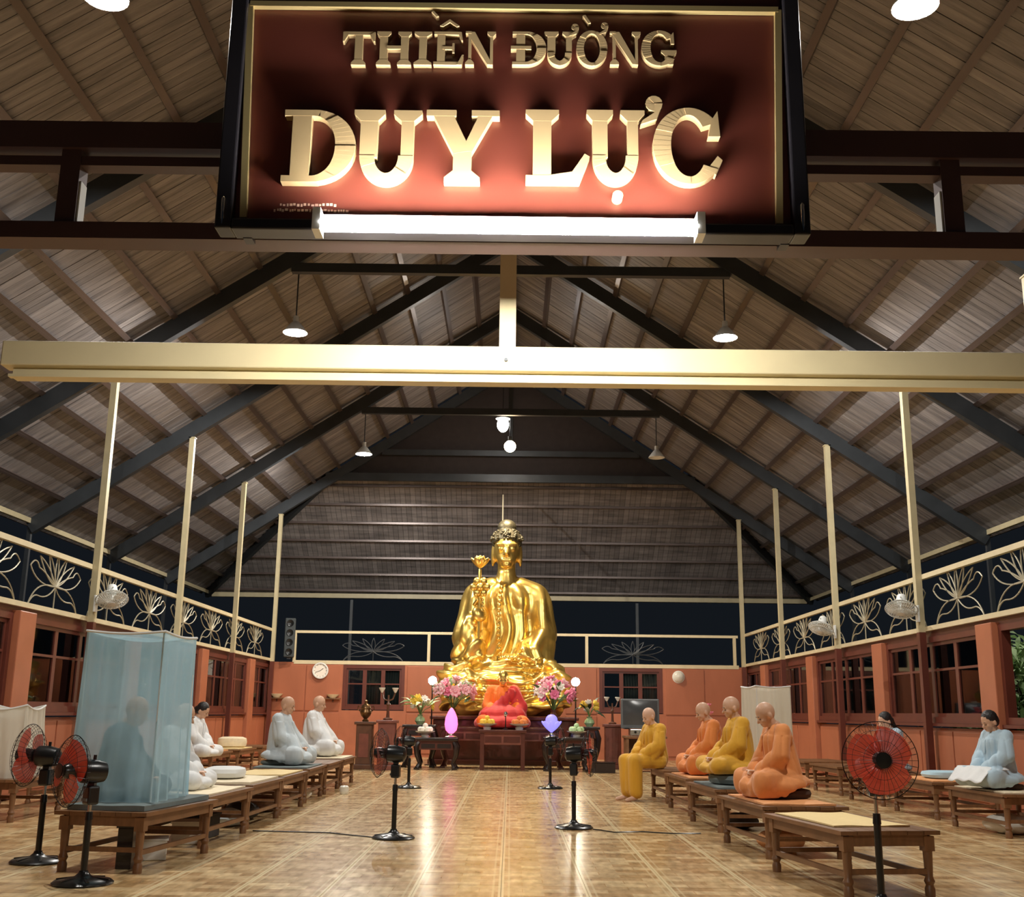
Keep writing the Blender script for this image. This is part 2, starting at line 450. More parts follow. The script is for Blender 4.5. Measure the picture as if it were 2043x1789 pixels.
# back hip slope
sh = MB(); hw = XE+.2
o4 = [(-xk, YH0), (xk, YH0), (hw, YH0+hw-xk), (-hw, YH0+hw-xk)]
v0 = [(XC+x, y, zhip(y)+.16) for x, y in o4]; v1 = [(XC+x, y, zhip(y)+.22) for x, y in o4]
sh.add(v0+v1, [(0,1,2,3), (7,6,5,4)]+[(i, (i+1) % 4, (i+1) % 4+4, i+4) for i in range(4)])
hip = struct('ceiling_back', sh, 'roof_sheet', 'dark timber-lined hip slope of the roof behind the statue')
x = -hw+.2
while x < hw-.1:
    y0 = YH0 if abs(x) < xk else YH0+abs(x)-xk
    ln = (YE+.3-y0)/math.cos(ang)
    if ln > .25:
        o = obj('roof_board', board_me, hip, (XC+x, y0+.02, zhip(y0)+.13+random.uniform(-.004, .004)))
        o.scale = (ln, 1, 1)
        M = Matrix(((0, 1, 0), (math.cos(ang), 0, math.sin(ang)), (-math.sin(ang), 0, math.cos(ang))))
        o.rotation_euler = M.to_euler()
    x += .15
for k in range(7):
    y = YH0+.35+.66*k; x1 = xk+(y-YH0)
    pm = MB(); pm.bar((XC-x1, y, zhip(y)+.085), (XC+x1, y, zhip(y)+.085), .05, .06); pm.build('purlin', 'purlin', hip)
# small dark gable above the hip
gb = MB(); gb.prism([(XC-xk, ZH0-.05), (XC+xk, ZH0-.05), (XC, RIDGE+.05)], YH0+.06, YH0+.12)
struct('wall_gable', gb, 'roof_sheet', 'small dark gable above the back hip slope')
# ridge beam, eave beams, hip rafters
rb = MB(); rb.box((XC, 13.5, RIDGE-.25), (.16, 35, .26)); struct('ridge_beam', rb, 'truss', 'dark ridge beam along the top of the roof')
for side, nm in ((-1, 'eave_beam'), (1, 'eave_beam')):
    e = MB(); e.box((XC+side*XE, 15.7, zroof(XC+XE)-.02), (.07, 39.4, .10)); struct(nm, e, 'post', 'thin pale eave beam at the foot of the side roof slope')
e = MB(); e.box((XC, YE, zhip(YE)-.02), (2*XE-.2, .09, .14))
eb = struct('eave_beam', e, 'post', 'pale eave beam at the foot of the back roof slope')
for x in (-4.5-.6, 3.8+.2):
    m = MB(); m.box((x, YE, 2.35), (.09, .09, 4.6)); m.build('eave_post', 'truss', eb)
for side in (-1, 1):
    m = MB(); a = (XC+side*(xk-.1), YH0-.1, ZH0-.02); b2 = (XC+side*(xk+YE-YH0), YE, zhip(YE)-.02); m.bar(a, b2, .12, .24)
    struct('hip_rafter', m, 'truss', 'dark hip rafter between side and back roof slopes')
# trusses
for y in TRUSS_Y:
    tr = thing('roof_truss', (0, y, 0), 0, 'dark steel roof truss with a collar tie across the hall', None, None, 'structure')
    for side in (-1, 1):
        m = MB(); zb = -.15
        m.bar((XC+side*XE, 0, zroof(XC+XE)+zb), (XC+side*.02, 0, RIDGE+zb), .15, .28); m.build('rafter', 'truss', tr)
        if y > 15:
            m = MB(); m.box((XC+side*XE, 0, 2.37), (.08, .08, 4.66)); m.build('eave_post', 'truss', tr)
    zc = 8.45; xc = (RIDGE-.3-zc)/SL
    m = MB(); m.box((XC, 0, zc), (2*xc, .12, .16)); m.build('collar_tie', 'truss', tr)
    if y > 29:
        m = MB(); m.box((XC, 0, 7.72), (2*xk, .12, .22)); m.build('collar_tie', 'truss', tr)
        m = MB(); m.box((XC-.2, 0, 6.6), (.035, .035, 1.3)); m.build('hanger_rod', 'post', tr)
    m = MB(); m.box((XC, 0, (zc+RIDGE-.3)/2), (.1, .1, RIDGE-.3-zc)); m.build('king_post', 'truss', tr)

# ------------------------------------------------------------------ side walls: dado, pilasters, windows, frieze, posts
PIL_Y = [6.15, 10.65, 15.15, 19.65, 24.15, 28.65]
def lotus_mesh(wd, ht, mat, r=.0105):
    """wrought-iron lotus outline in the x-z plane, base on z=0"""
    m = MB(); B = Vector((0, 0, ht*.40))
    def curve(p0, c, p1, n=9): return [p0*(1-t)**2+c*2*t*(1-t)+p1*t*t for t in [i/n for i in range(n+1)]]
    def petal(a, ln, bulge, hook=0):
        d = Vector((math.sin(a)*wd*.5, 0, math.cos(a)*ht*.60))*ln
        T = B+d; sd = Vector((d.z, 0, -d.x)).normalized()*bulge*wd
        m.tube(curve(B, B+d*.45+sd, T), r, 5); m.tube(curve(B, B+d*.45-sd, T), r, 5)
    petal(0, 1.0, .055)
    for s in (-1, 1):
        petal(s*.36, 1.0, .06); petal(s*.72, 1.02, .065)
        T = Vector((s*wd*.49, 0, ht*.66))                       # outer petal: a leaf bent outward
        m.tube(curve(B, Vector((s*wd*.36, 0, ht*.34)), T), r, 5); m.tube(curve(B, Vector((s*wd*.20, 0, ht*.62)), Vector((s*wd*.33, 0, ht*.66))), r, 5)
        m.tube(curve(Vector((s*wd*.33, 0, ht*.66)), Vector((s*wd*.40, 0, ht*.86)), T), r, 5)
        E1 = Vector((s*wd*.47, 0, 0)); m.tube(curve(B, Vector((s*wd*.36, 0, ht*.46)), E1), r, 5)
        m.tube(curve(B, Vector((s*wd*.12, 0, ht*.14)), Vector((s*wd*.30, 0, ht*.18))), r, 5); m.tube(curve(Vector((s*wd*.30, 0, ht*.18)), Vector((s*wd*.40, 0, ht*.20)), E1), r, 5)
    m.tube([B, Vector((0, 0, 0))], r, 5); m.ell(B, (r*2.6, r*2, r*2.6), n=8, m=6)
    return m.mesh('lotus_motif', mat)
lotus_side = lotus_mesh(1.85, ZTOP-ZLOW-.05, 'iron')
lotus_back = lotus_mesh(1.75, .62, 'truss', .012)
wn = [0]
def window(root_name, M, width, z0, z1, nsash, curtain, unglazed=False):
    """framed window in local x-z, M places it"""
    wn[0] += 1
    root = thing('window_%d' % wn[0], (0,0,0), 0, None, None, None, 'structure')
    root.matrix_world = M
    fr = MB(); fw = .09
    fr.box((width/2, 0, z0+fw/2), (width, .12, fw)); fr.box((width/2, 0, z1-fw/2), (width, .12, fw))
    for x in (fw/2, width-fw/2): fr.box((x, 0, (z0+z1)/2), (fw, .12, z1-z0-2*fw))
    fr.build('window_frame', 'window_frame', root)
    if unglazed: return root          # the sashes of this bay are folded away
    sw = (width-2*fw)/nsash
    for k in range(nsash):
        x0 = fw+k*sw; s = MB(); b = .055; c = x0+sw/2
        for x in (x0+b/2, x0+sw-b/2): s.box((x, .0, (z0+z1)/2), (b, .05, z1-z0-2*fw))
        s.box((c, 0, z0+fw+b/2), (sw-2*b, .05, b)); s.box((c, 0, z1-fw-b/2), (sw-2*b, .05, b))
        s.box((c, 0, z1-fw-.42), (sw-2*b, .05, .035))
        so = s.build('sash', 'window_frame', root)
        g = MB(); g.box((c, 0, (z0+z1)/2), (sw-2*b, .008, z1-z0-2*fw-2*b)); g.build('pane', 'pane', so)
        if curtain and (k in curtain):
            cm = MB(); n = 28; pts = []
            for i in range(n+1):
                pts.append((x0+sw*i/n, .09+.022*math.sin(i*1.6)))
            vs2 = [(px, py, z0+fw) for px, py in pts]+[(px, py, z1-fw) for px, py in pts]
            cm.add(vs2, [(i, i+1, i+2+n, i+1+n) for i in range(n)], True)
            co = cm.build('curtain', 'curtain', root); sd = co.modifiers.new('s', 'SOLIDIFY'); sd.thickness = .004
    return root

for side, X, nm in ((-1, XL, 'left'), (1, XR, 'right')):
    d = MB(); d.box((X+side*.10, 17.0, ZSILL/2-.02), (.12, 28.4, ZSILL-.04))
    wall = struct('wall_%s' % nm, d, 'terracotta_dark', 'terracotta panelled dado wall under the windows')
    s = MB(); s.box((X+side*.06, 17.0, ZSILL+.005), (.22, 28.4, .045)); s.build('sill', 'window_frame', wall)
    h = MB(); h.box((X+side*.10, 17.0, ZLOW-.02), (.14, 28.4, .10)); h.build('wall_plate', 'window_frame', wall)
    for y in PIL_Y:
        m = MB(); m.box((X+side*.03, y, 1.25), (.24, .52, 2.42)); m.build('pilaster', 'pilaster', wall, bevel=.012)
    ys = PIL_Y+[33.15]
    for i in range(len(PIL_Y)):
        y0, y1 = ys[i]+.27, min(ys[i+1]-.27, YB-.03)
        n = 3 if y1-y0 > 3 else 2
        for k in range(n):
            wdt = (y1-y0)/n
            m = MB(); m.box((X+side*.025, y0+wdt*(k+.5), .55), (.03, wdt-.04, .92)); m.build('dado_panel', 'terracotta', wall, bevel=.008)
        # window between pilasters
        rot = Matrix.Rotation(PI/2, 4, 'Z') if side < 0 else Matrix.Rotation(-PI/2, 4, 'Z')
        org = Matrix.Translation((X+side*.06, y0 if side < 0 else y1, 0))
        cur = {2} if (i in (3,) and side > 0) else ({0, 3} if i in (2, 4) else {1})
        window('w', org @ rot, y1-y0, ZSILL+.03, ZLOW-.07, 4 if y1-y0 > 3 else 2, cur, side > 0 and i == 1)
    # frieze of iron lotuses between two rails, carried by slim steel posts
    fz = thing('lotus_frieze', (X, 0, 0), 0, 'cream %s-hand rail frieze with iron lotus outlines above windows' % nm, None, None, 'structure')
    fz['label'] = 'frieze of iron lotus outlines between two cream rails above the side windows'
    for z, hh in ((ZLOW+.05, .07), (ZTOP, .075)):
        m = MB(); m.box((-side*.02, 17.0, z), (.07, 28.0, hh)); m.build('rail', 'rail', fz)
    y = 5.35
    while y < 30.5:
        obj('lotus_motif', lotus_side, fz, (0, y, ZLOW+.08), (0, 0, PI/2)); y += 2.25*.958
    for y in (8.4, 12.9, 17.4, 21.9, 26.4, 30.85):
        po = thing('steel_post', (X-side*.1, y, 0), 0, 'slim cream steel post rising past the lotus frieze to a rafter', None, None, 'structure')
        m = MB(); zt = zroof(X-side*.1)-.31; m.box((0, 0, (zt+ZLOW)/2), (.10, .12, zt-ZLOW)); m.build('shaft', 'post', po)
        m = MB(); m.box((0, 0, ZLOW/2), (.10, .12, ZLOW)); m.build('lower_shaft', 'window_frame', po)
        m = MB(); m.box((0, 0, zt-.012), (.13, .15, .02)); m.build('cap_plate', 'post', po)

# ------------------------------------------------------------------ back wall
bw = MB()
openings = [(-4.62, -2.92), (2.44, 4.18)]
def bwall(x0, x1, z0, z1): bw.box(((x0+x1)/2, YB+.1, (z0+z1)/2), (x1-x0, .14, z1-z0))
bwall(XL-.1, -4.62, 0, ZLOW); bwall(-2.92, 2.44, 0, ZLOW); bwall(4.18, XR+.1, 0, ZLOW)
bwall(-4.62, -2.92, 0, 1.22); bwall(2.44, 4.18, 0, 1.22)
back = struct('wall_back', bw, 'terracotta_dark', 'terracotta panelled wall behind the altar')
for x0, x1 in ((XL+.05, -4.68), (-2.86, -1.5), (1.5, 2.38), (4.24, XR-.05)):
    n = max(1, round((x1-x0)/1.0)); wd = (x1-x0)/n
    for k in range(n):
        for z0, z1 in ((.1, 1.15), (1.2, 2.42)):
            m = MB(); m.box((x0+wd*(k+.5), YB+.02, (z0+z1)/2), (wd-.03, .03, z1-z0)); m.build('wall_panel', 'terracotta', back, bevel=.008)
for x0, x1 in openings:
    window('w', Matrix.Translation((x0, YB+.08, 0)), x1-x0, 1.24, ZLOW-.06, 3, {1, 2})
fz = thing('lotus_frieze', (0, YB+.05, 0), 0, 'frieze of two iron lotus outlines between rails on the back wall', None, None, 'structure')
for x0, x1 in ((-6.0, -1.3), (1.2, 6.3)):
    m = MB(); m.box(((x0+x1)/2, 0, ZTOP-.03), (x1-x0, .06, .07)); m.build('rail', 'rail', fz)
    m = MB(); m.box(((x0+x1)/2, 0, ZLOW), (x1-x0, .06, .10)); m.build('rail', 'rail', fz)
for x in (-2.28, 2.1, -6.0, 6.2):
    m = MB(); m.box((x, 0, (ZLOW+ZTOP)/2), (.08, .07, ZTOP-ZLOW)); m.build('baluster', 'rail', fz)
for x in (-3.82, 3.38): obj('lotus_motif', lotus_back, fz, (x, 0, ZLOW+.06))

# ------------------------------------------------------------------ entrance truss, cream beam, sign and tube lamp
et = thing('entrance_truss', (0, 3.52, 0), 0, 'dark brown steel lattice truss carrying the hanging name board', None, None, 'structure')
for z, hh, dp in ((3.135, .10, .1), (3.045, .035, .06), (2.778, .06, .1)):
    m = MB(); m.box((0, 0, z), (7.6, dp, hh)); m.build('chord', 'truss_brown', et)
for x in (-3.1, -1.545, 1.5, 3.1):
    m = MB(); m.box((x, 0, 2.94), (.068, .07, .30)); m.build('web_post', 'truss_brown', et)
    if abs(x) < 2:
        m = MB(); sx = 1 if x < 0 else -1; m.box((x+sx*.037, 0, 2.88), (.006, .05, .18)); m.build('web_lit_face', 'white_steel', et)  # white inner face: tube light on the brown web post, put into the colour
for x in (-3.75, 3.75):
    m = MB(); m.box((x, 0, 1.57), (.14, .14, 3.14)); m.build('column', 'truss_brown', et)
cb = thing('cream_beam', (0, 4.34, 0), 0, 'cream steel cross beam with a stub post at its middle', None, None, 'structure')
m = MB(); m.box((.55, 0, 2.608), (5.3, .09, .105)); m.build('box_section', 'cream_steel', cb, bevel=.006)
m = MB(); m.box((.57, .02, 2.535), (5.26, .05, .045)); m.box((.57, -.03, 2.512), (5.26, .03, .012)); m.build('lower_channel', 'cream_steel', cb)
m = MB(); m.box((-.03, 0, 2.94), (.068, .07, .56)); m.build('stub_post', 'cream_steel', cb)
m = MB(); m.cyl((-.035, -.045, 2.60), (-.035, -.06, 2.60), .007, n=8); m.build('bolt', 'truss', cb)
m = MB(); m.box((3.15, 0, 1.25), (.09, .09, 2.5)); m.build('column', 'cream_steel', cb)
m = MB(); m.box((-.03, -.42, 3.13), (.06, .70, .06)); m.build('tie_bar', 'truss', cb)

sg = thing('name_board', (0, 3.40, 0), 0, 'large dark lacquered name board with raised gold lettering above the tube lamp', 'sign')
m = MB(); m.box((-.012, .02, 3.24), (1.93, .05, .95)); m.build('board', 'lacquer', sg)
m = MB()
for sx in (-1, 1): m.box((-.012+sx*.955, .0, 3.24), (.055, .085, 1.0))
m.box((-.012, 0, 2.757), (1.855, .085, .04)); m.box((-.012, 0, 3.72), (1.855, .085, .06)); m.build('frame', 'sign_frame', sg, bevel=.006)
m = MB(); x0, x1, z0, z1, y = -.905, .872, 2.785, 3.590, -.018
for a, b2 in (((x0, z0), (x0-.03, z1)), ((x1, z0), (x1+.03, z1)), ((x0-.03, z1), (x1+.03, z1))):
    m.bar((a[0], y, a[1]), (b2[0], y, b2[1]), .022, .02)
m.build('gold_border', 'gold_trim', sg)
# serif capitals, each drawn in a unit box and extruded
def arcband(cx, cy, ro, ri, a0, a1, n=22):
    out = []
    P = lambda r, a: (cx+r[0]*math.cos(a), cy+r[1]*math.sin(a))
    for i in range(n):
        t0, t1 = a0+(a1-a0)*i/n, a0+(a1-a0)*(i+1)/n
        out.append([P(ro, t0), P(ro, t1), P(ri, t1), P(ri, t0)])
    return out
R = lambda x0, y0, x1, y1: [(x0, y0), (x1, y0), (x1, y1), (x0, y1)]
def sf(x0, x1, y, up, w=.09):   # bracketed serif under/over a stem x0..x1
    d = 1 if up else -1
    return [[(x0-w, y), (x1+w, y), (x1+w, y+d*.06), (x1, y+d*.16), (x0, y+d*.16), (x0-w, y+d*.06)]]
def glyph(ch):
    G = []
    if ch in 'I': G += [R(.30, 0, .70, 1)]+sf(.30, .70, 0, 1, .28)+sf(.30, .70, 1, 0, .28)
    if ch == 'T':
        G += [R(.38, 0, .62, 1)]+sf(.38, .62, 0, 1, .10)+[R(.0, .90, 1, 1), [(0, 1), (0, .70), (.05, .70), (.18, .92)], [(1, 1), (.82, .92), (.95, .70), (1, .70)]]
    if ch == 'H':
        for x in (.10, .68): G += [R(x, 0, x+.22, 1)]+sf(x, x+.22, 0, 1, .09)+sf(x, x+.22, 1, 0, .09)
        G += [R(.3, .47, .7, .57)]
    if ch == 'E':
        G += [R(.12, 0, .38, 1), R(0, 0, .9, .09), R(0, .91, .9, 1), R(.3, .46, .66, .55), R(.62, .36, .69, .65)]
        G += [[(.78, 1), (.92, .72), (.97, .72), (.92, 1)], [(.78, 0), (.94, 0), (1, .30), (.95, .30)]]
    if ch == 'N':
        G += [R(.10, 0, .19, 1), R(.80, 0, .89, 1), [(.02, 1), (.30, 1), (.89, 0), (.72, 0)]]+sf(.10, .19, 0, 1, .10)+sf(.80, .89, 1, 0, .10)+[R(0, .93, .2, 1)]
    if ch in 'DĐ':
        G += [R(.12, 0, .38, 1), R(0, 0, .5, .085), R(0, .915, .5, 1)]+arcband(.42, .5, (.58, .5), (.30, .415), -PI/2, PI/2)
        if ch == 'Đ': G += [R(-.04, .46, .56, .56)]
    if ch in 'U':
        G += [R(.10, .34, .35, 1), R(.68, .34, .86, 1)]+sf(.10, .35, 1, 0, .10)+sf(.68, .86, 1, 0, .12)
        G += arcband(.48, .36, (.38, .38), (.17, .24), PI, 2*PI)
    if ch == 'O': G += arcband(.5, .5, (.5, .53), (.26, .44), 0, 2*PI, 36)
    if ch in 'CG':
        G += arcband(.52, .5, (.52, .53), (.26, .43), math.radians(38), math.radians(322), 34)
        G += [[(.80, .62), (.98, .62), (.95, 1.0), (.85, .86)]] if ch == 'C' else [[(.84, .62), (.94, .62), (.92, .98), (.82, .86)]]
        if ch == 'C': G += [[(.78, .18), (.90, .10), (1.0, .30), (.93, .36)]]
        if ch == 'G': G += [R(.66, .02, .90, .40)]+sf(.66, .90, .44, 0, .10)
    if ch == 'Y':
        G += [R(.38, 0, .62, .45)]+sf(.38, .62, 0, 1, .12)+[[(.06, 1), (.34, 1), (.62, .42), (.38, .38)], [(.74, 1), (.94, 1), (.62, .40), (.50, .46)]]
        G += [R(0, .91, .42, 1), R(.60, .91, 1, 1)]
    if ch == 'L':
        G += [R(.12, 0, .40, 1)]+sf(.12, .40, 1, 0, .12)+[R(0, 0, .84, .09), [(.36, .0), (.84, 0), (1, .36), (.92, .40), (.72, .14), (.36, .09)]]
    return G
def letter(ch, box, dep=.03):
    x0, x1, z0, z1 = box; m = MB()
    for i, poly in enumerate(glyph(ch)):
        if any(abs(v) < .001 or abs(v-1) < .001 for u, v in poly):      # no two strokes end in the same plane
            cu = sum(u for u, v in poly)/len(poly); cv = sum(v for u, v in poly)/len(poly); k = 1-.014*(i % 6)
            poly = [(cu+(u-cu)*k, cv+(v-cv)*k) for u, v in poly]
        m.prism([(x0+u*(x1-x0), z0+v*(z1-z0)) for u, v in poly], -.005-dep-.00025*(i % 7), .0+.0001*(i % 7))
    o = m.build('letter', 'gold_letter', sg); o['label'] = 'raised gold letter %s' % ch; return o
small = [('T',-.606,-.494,3.356,3.484),('H',-.49,-.366,3.357,3.486),('I',-.361,-.297,3.359,3.487),('E',-.292,-.188,3.36,3.488),('N',-.183,-.076,3.361,3.49),
         ('Đ',-.021,.096,3.364,3.492),('U',.089,.2,3.365,3.493),('O',.2,.307,3.366,3.495),('N',.315,.424,3.368,3.496),('G',.424,.545,3.369,3.498)]
big = [('D',-.787,-.542,2.91,3.175),('U',-.552,-.315,2.913,3.178),('Y',-.31,-.057,2.916,3.181),('L',.027,.246,2.92,3.186),('U',.233,.435,2.923,3.188),('C',.456,.688,2.926,3.191)]
for c, *bx in small: letter(c, bx, .022)
for c, *bx in big: letter(c, bx, .034)
def mark(polys, dep=.024):
    m = MB()
    for i, p in enumerate(polys): m.prism(p, -.005-dep-.0002*(i % 5), 0)
    m.build('accent_mark', 'gold_letter', sg)
def slash(x, z, w, h, t): return [(x-w, z+h), (x-w+t, z+h+t*.4), (x+w, z-h), (x+w-t, z-h-t*.3)]
mark([[(-.272, 3.510), (-.262, 3.506), (-.238, 3.524), (-.214, 3.506), (-.205, 3.510), (-.238, 3.536)]])
mark([slash(-.290, 3.556, .013, .009, .008)])
mark([slash(.236, 3.542, .014, .014, .009)])
def horn(x, z, s):
    return arcband(x, z, (.5*s, .5*s), (.001, .001), 0, 2*PI, 14)+[[(x+.5*s, z), (x+.15*s, z-1.0*s), (x-.8*s, z-1.35*s), (x-.7*s, z-1.1*s), (x, z-.6*s), (x+.1*s, z)]]
mark(horn(.196, 3.510, .026)); mark(horn(.298, 3.517, .026)); mark(horn(.462, 3.214, .058), .034)
mark(arcband(.336, 2.874, (.018, .018), (.001, .001), 0, 2*PI, 16), .034)
m = MB(); random.seed(3)
for row, (xa, xb, z) in enumerate(((-.79, -.60, 2.842), (-.81, -.565, 2.822))):
    x = xa
    while x < xb:
        wd = random.uniform(.004, .010); m.box((x+wd/2, -.0055, z+random.uniform(-.002, .002)), (wd, .001, random.uniform(.006, .010))); x += wd+random.uniform(.002, .006)
m.build('small_print', 'tiny_print', sg)
# hangers of the board
for sx in (-1, 1):
    for bz in (3.135, 2.76): m = MB(); m.box((sx*.9, .055, bz), (.03, .05, .05)); m.build('bracket', 'sign_frame', sg)
    m = MB(); m.lathe([(.001, -.05), (.006, -.03), (.008, .04), (.001, .05)], 8, Matrix.Translation((-.012+sx*.955, -.05, 2.80))); m.build('hook', 'chrome', sg)
tb = thing('tube_lamp', (-.024, 3.335, 2.724), 0, 'long lit fluorescent tube lamp along the lower edge of the name board', 'lamp')
m = MB(); m.box((0, .005, .034), (1.27, .03, .035)); m.build('batten', 'white_steel', tb)
m = MB(); m.cyl((-.605, -.045, 0), (.605, -.045, 0), .024, n=18); m.build('tube', 'tube_glow', tb)
for sx in (-1, 1):
    m = MB(); m.box((sx*.618, -.03, .012), (.026, .075, .075)); m.build('end_cap', 'white_plastic', tb)

# ------------------------------------------------------------------ hanging lamps
def pendant(x, y, z, on, label):
    r = thing('pendant_lamp', (x, y, z), 0, label, 'lamp', 'pendant lamps under the roof slopes')
    zt = zroof(x)+.05-z
    m = MB(); m.cyl((0, 0, .20), (0, 0, zt), .012, n=8); m.build('rod', 'truss', r)
    m = MB(); m.lathe([(.045, .30), (.05, .20), (.085, .17), (.20, .02), (.205, .0), (.195, .005), (.075, .16), (.04, .17)], 24, cap=False); m.build('shade', 'white_steel', r)
    m = MB(); m.lathe([(.001, .035), (.07, .045), (.115, .075), (.09, .12), (.04, .16), (.035, .17)], 18); m.build('bulb', 'bulb_glow' if on else 'ceramic_white', r)
    # the bulb of the lamp over the blue net's benches lies just above the picture's edge
    if on: light('POINT', 'lamp_light_offscreen' if (y < 9 and x < 0) else 'lamp_light', r, (0, 0, .012), PENDANT_W, (1, .955, .885), .02)
for y in (8.8, 17.9, 27.0):
    for sx in (-1, 1):
        on = not (y == 27.0 and sx == 1)
        where = {8.8: 'over the nearest benches', 17.9: 'above the middle of the hall', 27.0: 'near the statue'}[y]
        pendant(XC+sx*3.68, y, 7.48, on, ('lit white pendant lamp %s on the %s' % (where, 'blue mosquito net side' if sx < 0 else 'orange monks side')) if on else 'unlit white pendant lamp near the statue on the television side')
r = thing('hanging_bulb', (-.28, 27.6, 8.45), 0, 'lit white bulb hanging high above the golden statue', 'lamp')
m = MB(); m.ell((0, 0, 0), (.15, .15, .2)); m.build('bulb', 'bulb_glow', r)
m = MB(); m.lathe([(.05, .32), (.06, .2), (.19, .16), (.19, .15), (.05, .17)], 16); m.build('socket', 'white_steel', r)
m = MB(); m.cyl((0, 0, .3), (0, 0, 1.95), .01, n=6); m.build('cord', 'black_plastic', r)
spotlamp(r, (0, 0, -.21), 500, (1, .95, .88))
r = thing('hanging_bulb', (-.09, 27.3, 7.80), 0, 'warm glowing round bulb hanging just below the white bulb', 'lamp')
m = MB(); m.ell((0, 0, 0), (.15, .15, .15)); m.build('bulb', 'warm_glow', r)
m = MB(); m.cyl((0, 0, .12), (0, 0, .26), .05, n=10); m.build('socket', 'black_plastic', r)
m = MB(); m.cyl((0, 0, .25), (0, 0, 2.55), .01, n=6); m.build('cord', 'black_plastic', r)
spotlamp(r, (0, 0, -.16), 850, (1, .78, .50))

# ------------------------------------------------------------------ plank benches (sleeping platforms)
HP = .44
def bench_meshes(lx, ly):
    out = {}
    leg = MB(); leg.lathe([(.034, 0), (.036, .05), (.026, .075), (.038, .10), (.026, .13), (.030, .20), (.034, HP-.12)], 10)
    leg.box((0, 0, HP-.09), (.075, .075, .10)); out['leg'] = leg.mesh('leg', 'bench_wood')
    a = MB(); a.box((0, 0, 0), (lx-.16, .024, .075)); out['apx'] = a.mesh('apron', 'bench_wood')
    a = MB(); a.box((0, 0, 0), (.024, ly-.16, .075)); out['apy'] = a.mesh('apron', 'bench_wood')
    a = MB(); a.box((0, 0, 0), (lx-.15, .03, .035)); out['stx'] = a.mesh('stretcher', 'bench_wood')
    a = MB(); a.box((0, 0, 0), (.03, ly-.15, .035)); out['sty'] = a.mesh('stretcher', 'bench_wood')
    n = 6; w = lx/n
    a = MB(); a.box((0, 0, 0), (w-.004, ly, .028)); out['plank'] = a.mesh('plank', 'bench_wood'); out['n'] = n; out['w'] = w
    return out
BM = {}
def bench(x0, x1, y0, y1, rz, label, group=None):
    lx, ly = round(x1-x0, 3), round(y1-y0, 3)
    if (lx, ly) not in BM: BM[(lx, ly)] = bench_meshes(lx, ly)
    B = BM[(lx, ly)]
    r = thing('plank_bench', ((x0+x1)/2, (y0+y1)/2, 0), rz, label, 'bench', group or 'low plank benches in rows')
    for k in range(B['n']): obj('plank', B['plank'], r, (-lx/2+B['w']*(k+.5), 0, HP-.014-random.uniform(0, .003)))
    for sx in (-1, 1):
        for sy in (-1, 1): obj('leg', B['leg'], r, (sx*(lx/2-.07), sy*(ly/2-.07), 0))
    for s in (-1, 1):
        obj('apron', B['apx'], r, (0, s*(ly/2-.05), HP-.068)); obj('apron', B['apy'], r, (s*(lx/2-.05), 0, HP-.068))
        obj('stretcher', B['stx'], r, (0, s*(ly/2-.07), .165)); obj('stretcher', B['sty'], r, (s*(lx/2-.07), 0, .145))
    return r
# row on the orange monks' side of the aisle
RB = [(2.16, 2.90, 8.02, 9.42)]+[(2.12, 2.90, y, y+1.4) for y in (10.04, 12.2, 14.1, 16.0)]
RL = ['empty plank bench with a straw mat behind the red-bladed floor fan', 'plank bench under the bowing monk in the tan orange robe', 'plank bench under the monk in yellow with the grey cushion',
      'plank bench under the monk in the bright orange robe', 'plank bench whose edge the monk with feet on the floor sits on']
for b, l, rz in zip(RB, RL, (.16, .10, .07, .05, .03)): bench(*b, rz, l)
RB2 = [(5.06, 5.96, 9.6, 11.0), (5.08, 5.98, 11.98, 13.38), (5.1, 6.0, 14.0, 15.4), (5.1, 6.0, 16.0, 17.4), (5.1, 6.0, 18.0, 19.4), (5.1, 6.0, 20.0, 21.4)]
RL2 = ['bare plank bench by the window nearest the garden foliage', 'plank bench under the short-haired person in pale blue', 'plank bench with a folded pale blue blanket by the wall',
       'plank bench by the wall under the black-haired person behind the red fan', 'bare plank bench by the wall behind the white hanging net', 'bare plank bench by the wall furthest along the orange monks side']
for b, l in zip(RB2, RL2): bench(*b, .05, l)
LB = [(-3.36, -2.62, y, y+1.4) for y in (8.72, 10.28, 11.92, 13.5)]+[(-3.46, -2.66, y, y+1.4) for y in (15.3, 16.9, 18.5)]
LL = ['plank bench under the blue mosquito net', 'plank bench next behind the blue mosquito net', 'plank bench with the white pillow and pale mattress', 'plank bench with a pale mat between pillow and grey robed monks',
      'plank bench under the grey robed monk further from the altar', 'plank bench between the two grey robed monks', 'plank bench under the grey robed monk nearer the altar']
for b, l, rz in zip(LB, LL, (-.13, -.06, -.04, -.02, 0, 0, 0)): bench(*b, rz, l)
LB2 = [(-6.10, -5.25, 12.3, 13.7), (-6.10, -5.25, 14.4, 15.8), (-6.1, -5.25, 16.4, 17.8), (-6.1, -5.25, 18.3, 19.7), (-6.1, -5.25, 20.3, 21.7), (-6.1, -5.25, 22.3, 23.7), (-6.1, -5.25, 24.3, 25.7)]
LL2 = ['plank bench by the wall beside the two floor fans, under the cream cloth', 'plank bench by the wall hidden behind the blue net', 'plank bench by the wall next before the dark-haired seated person', 'plank bench by the wall under the dark-haired person in white',
       'plank bench by the wall with an orange mat beyond the dark-haired person', 'plank bench by the wall with a rolled bedding bundle', 'plank bench by the wall nearest the clock']
for b, l in zip(LB2, LL2): bench(*b, 0, l)

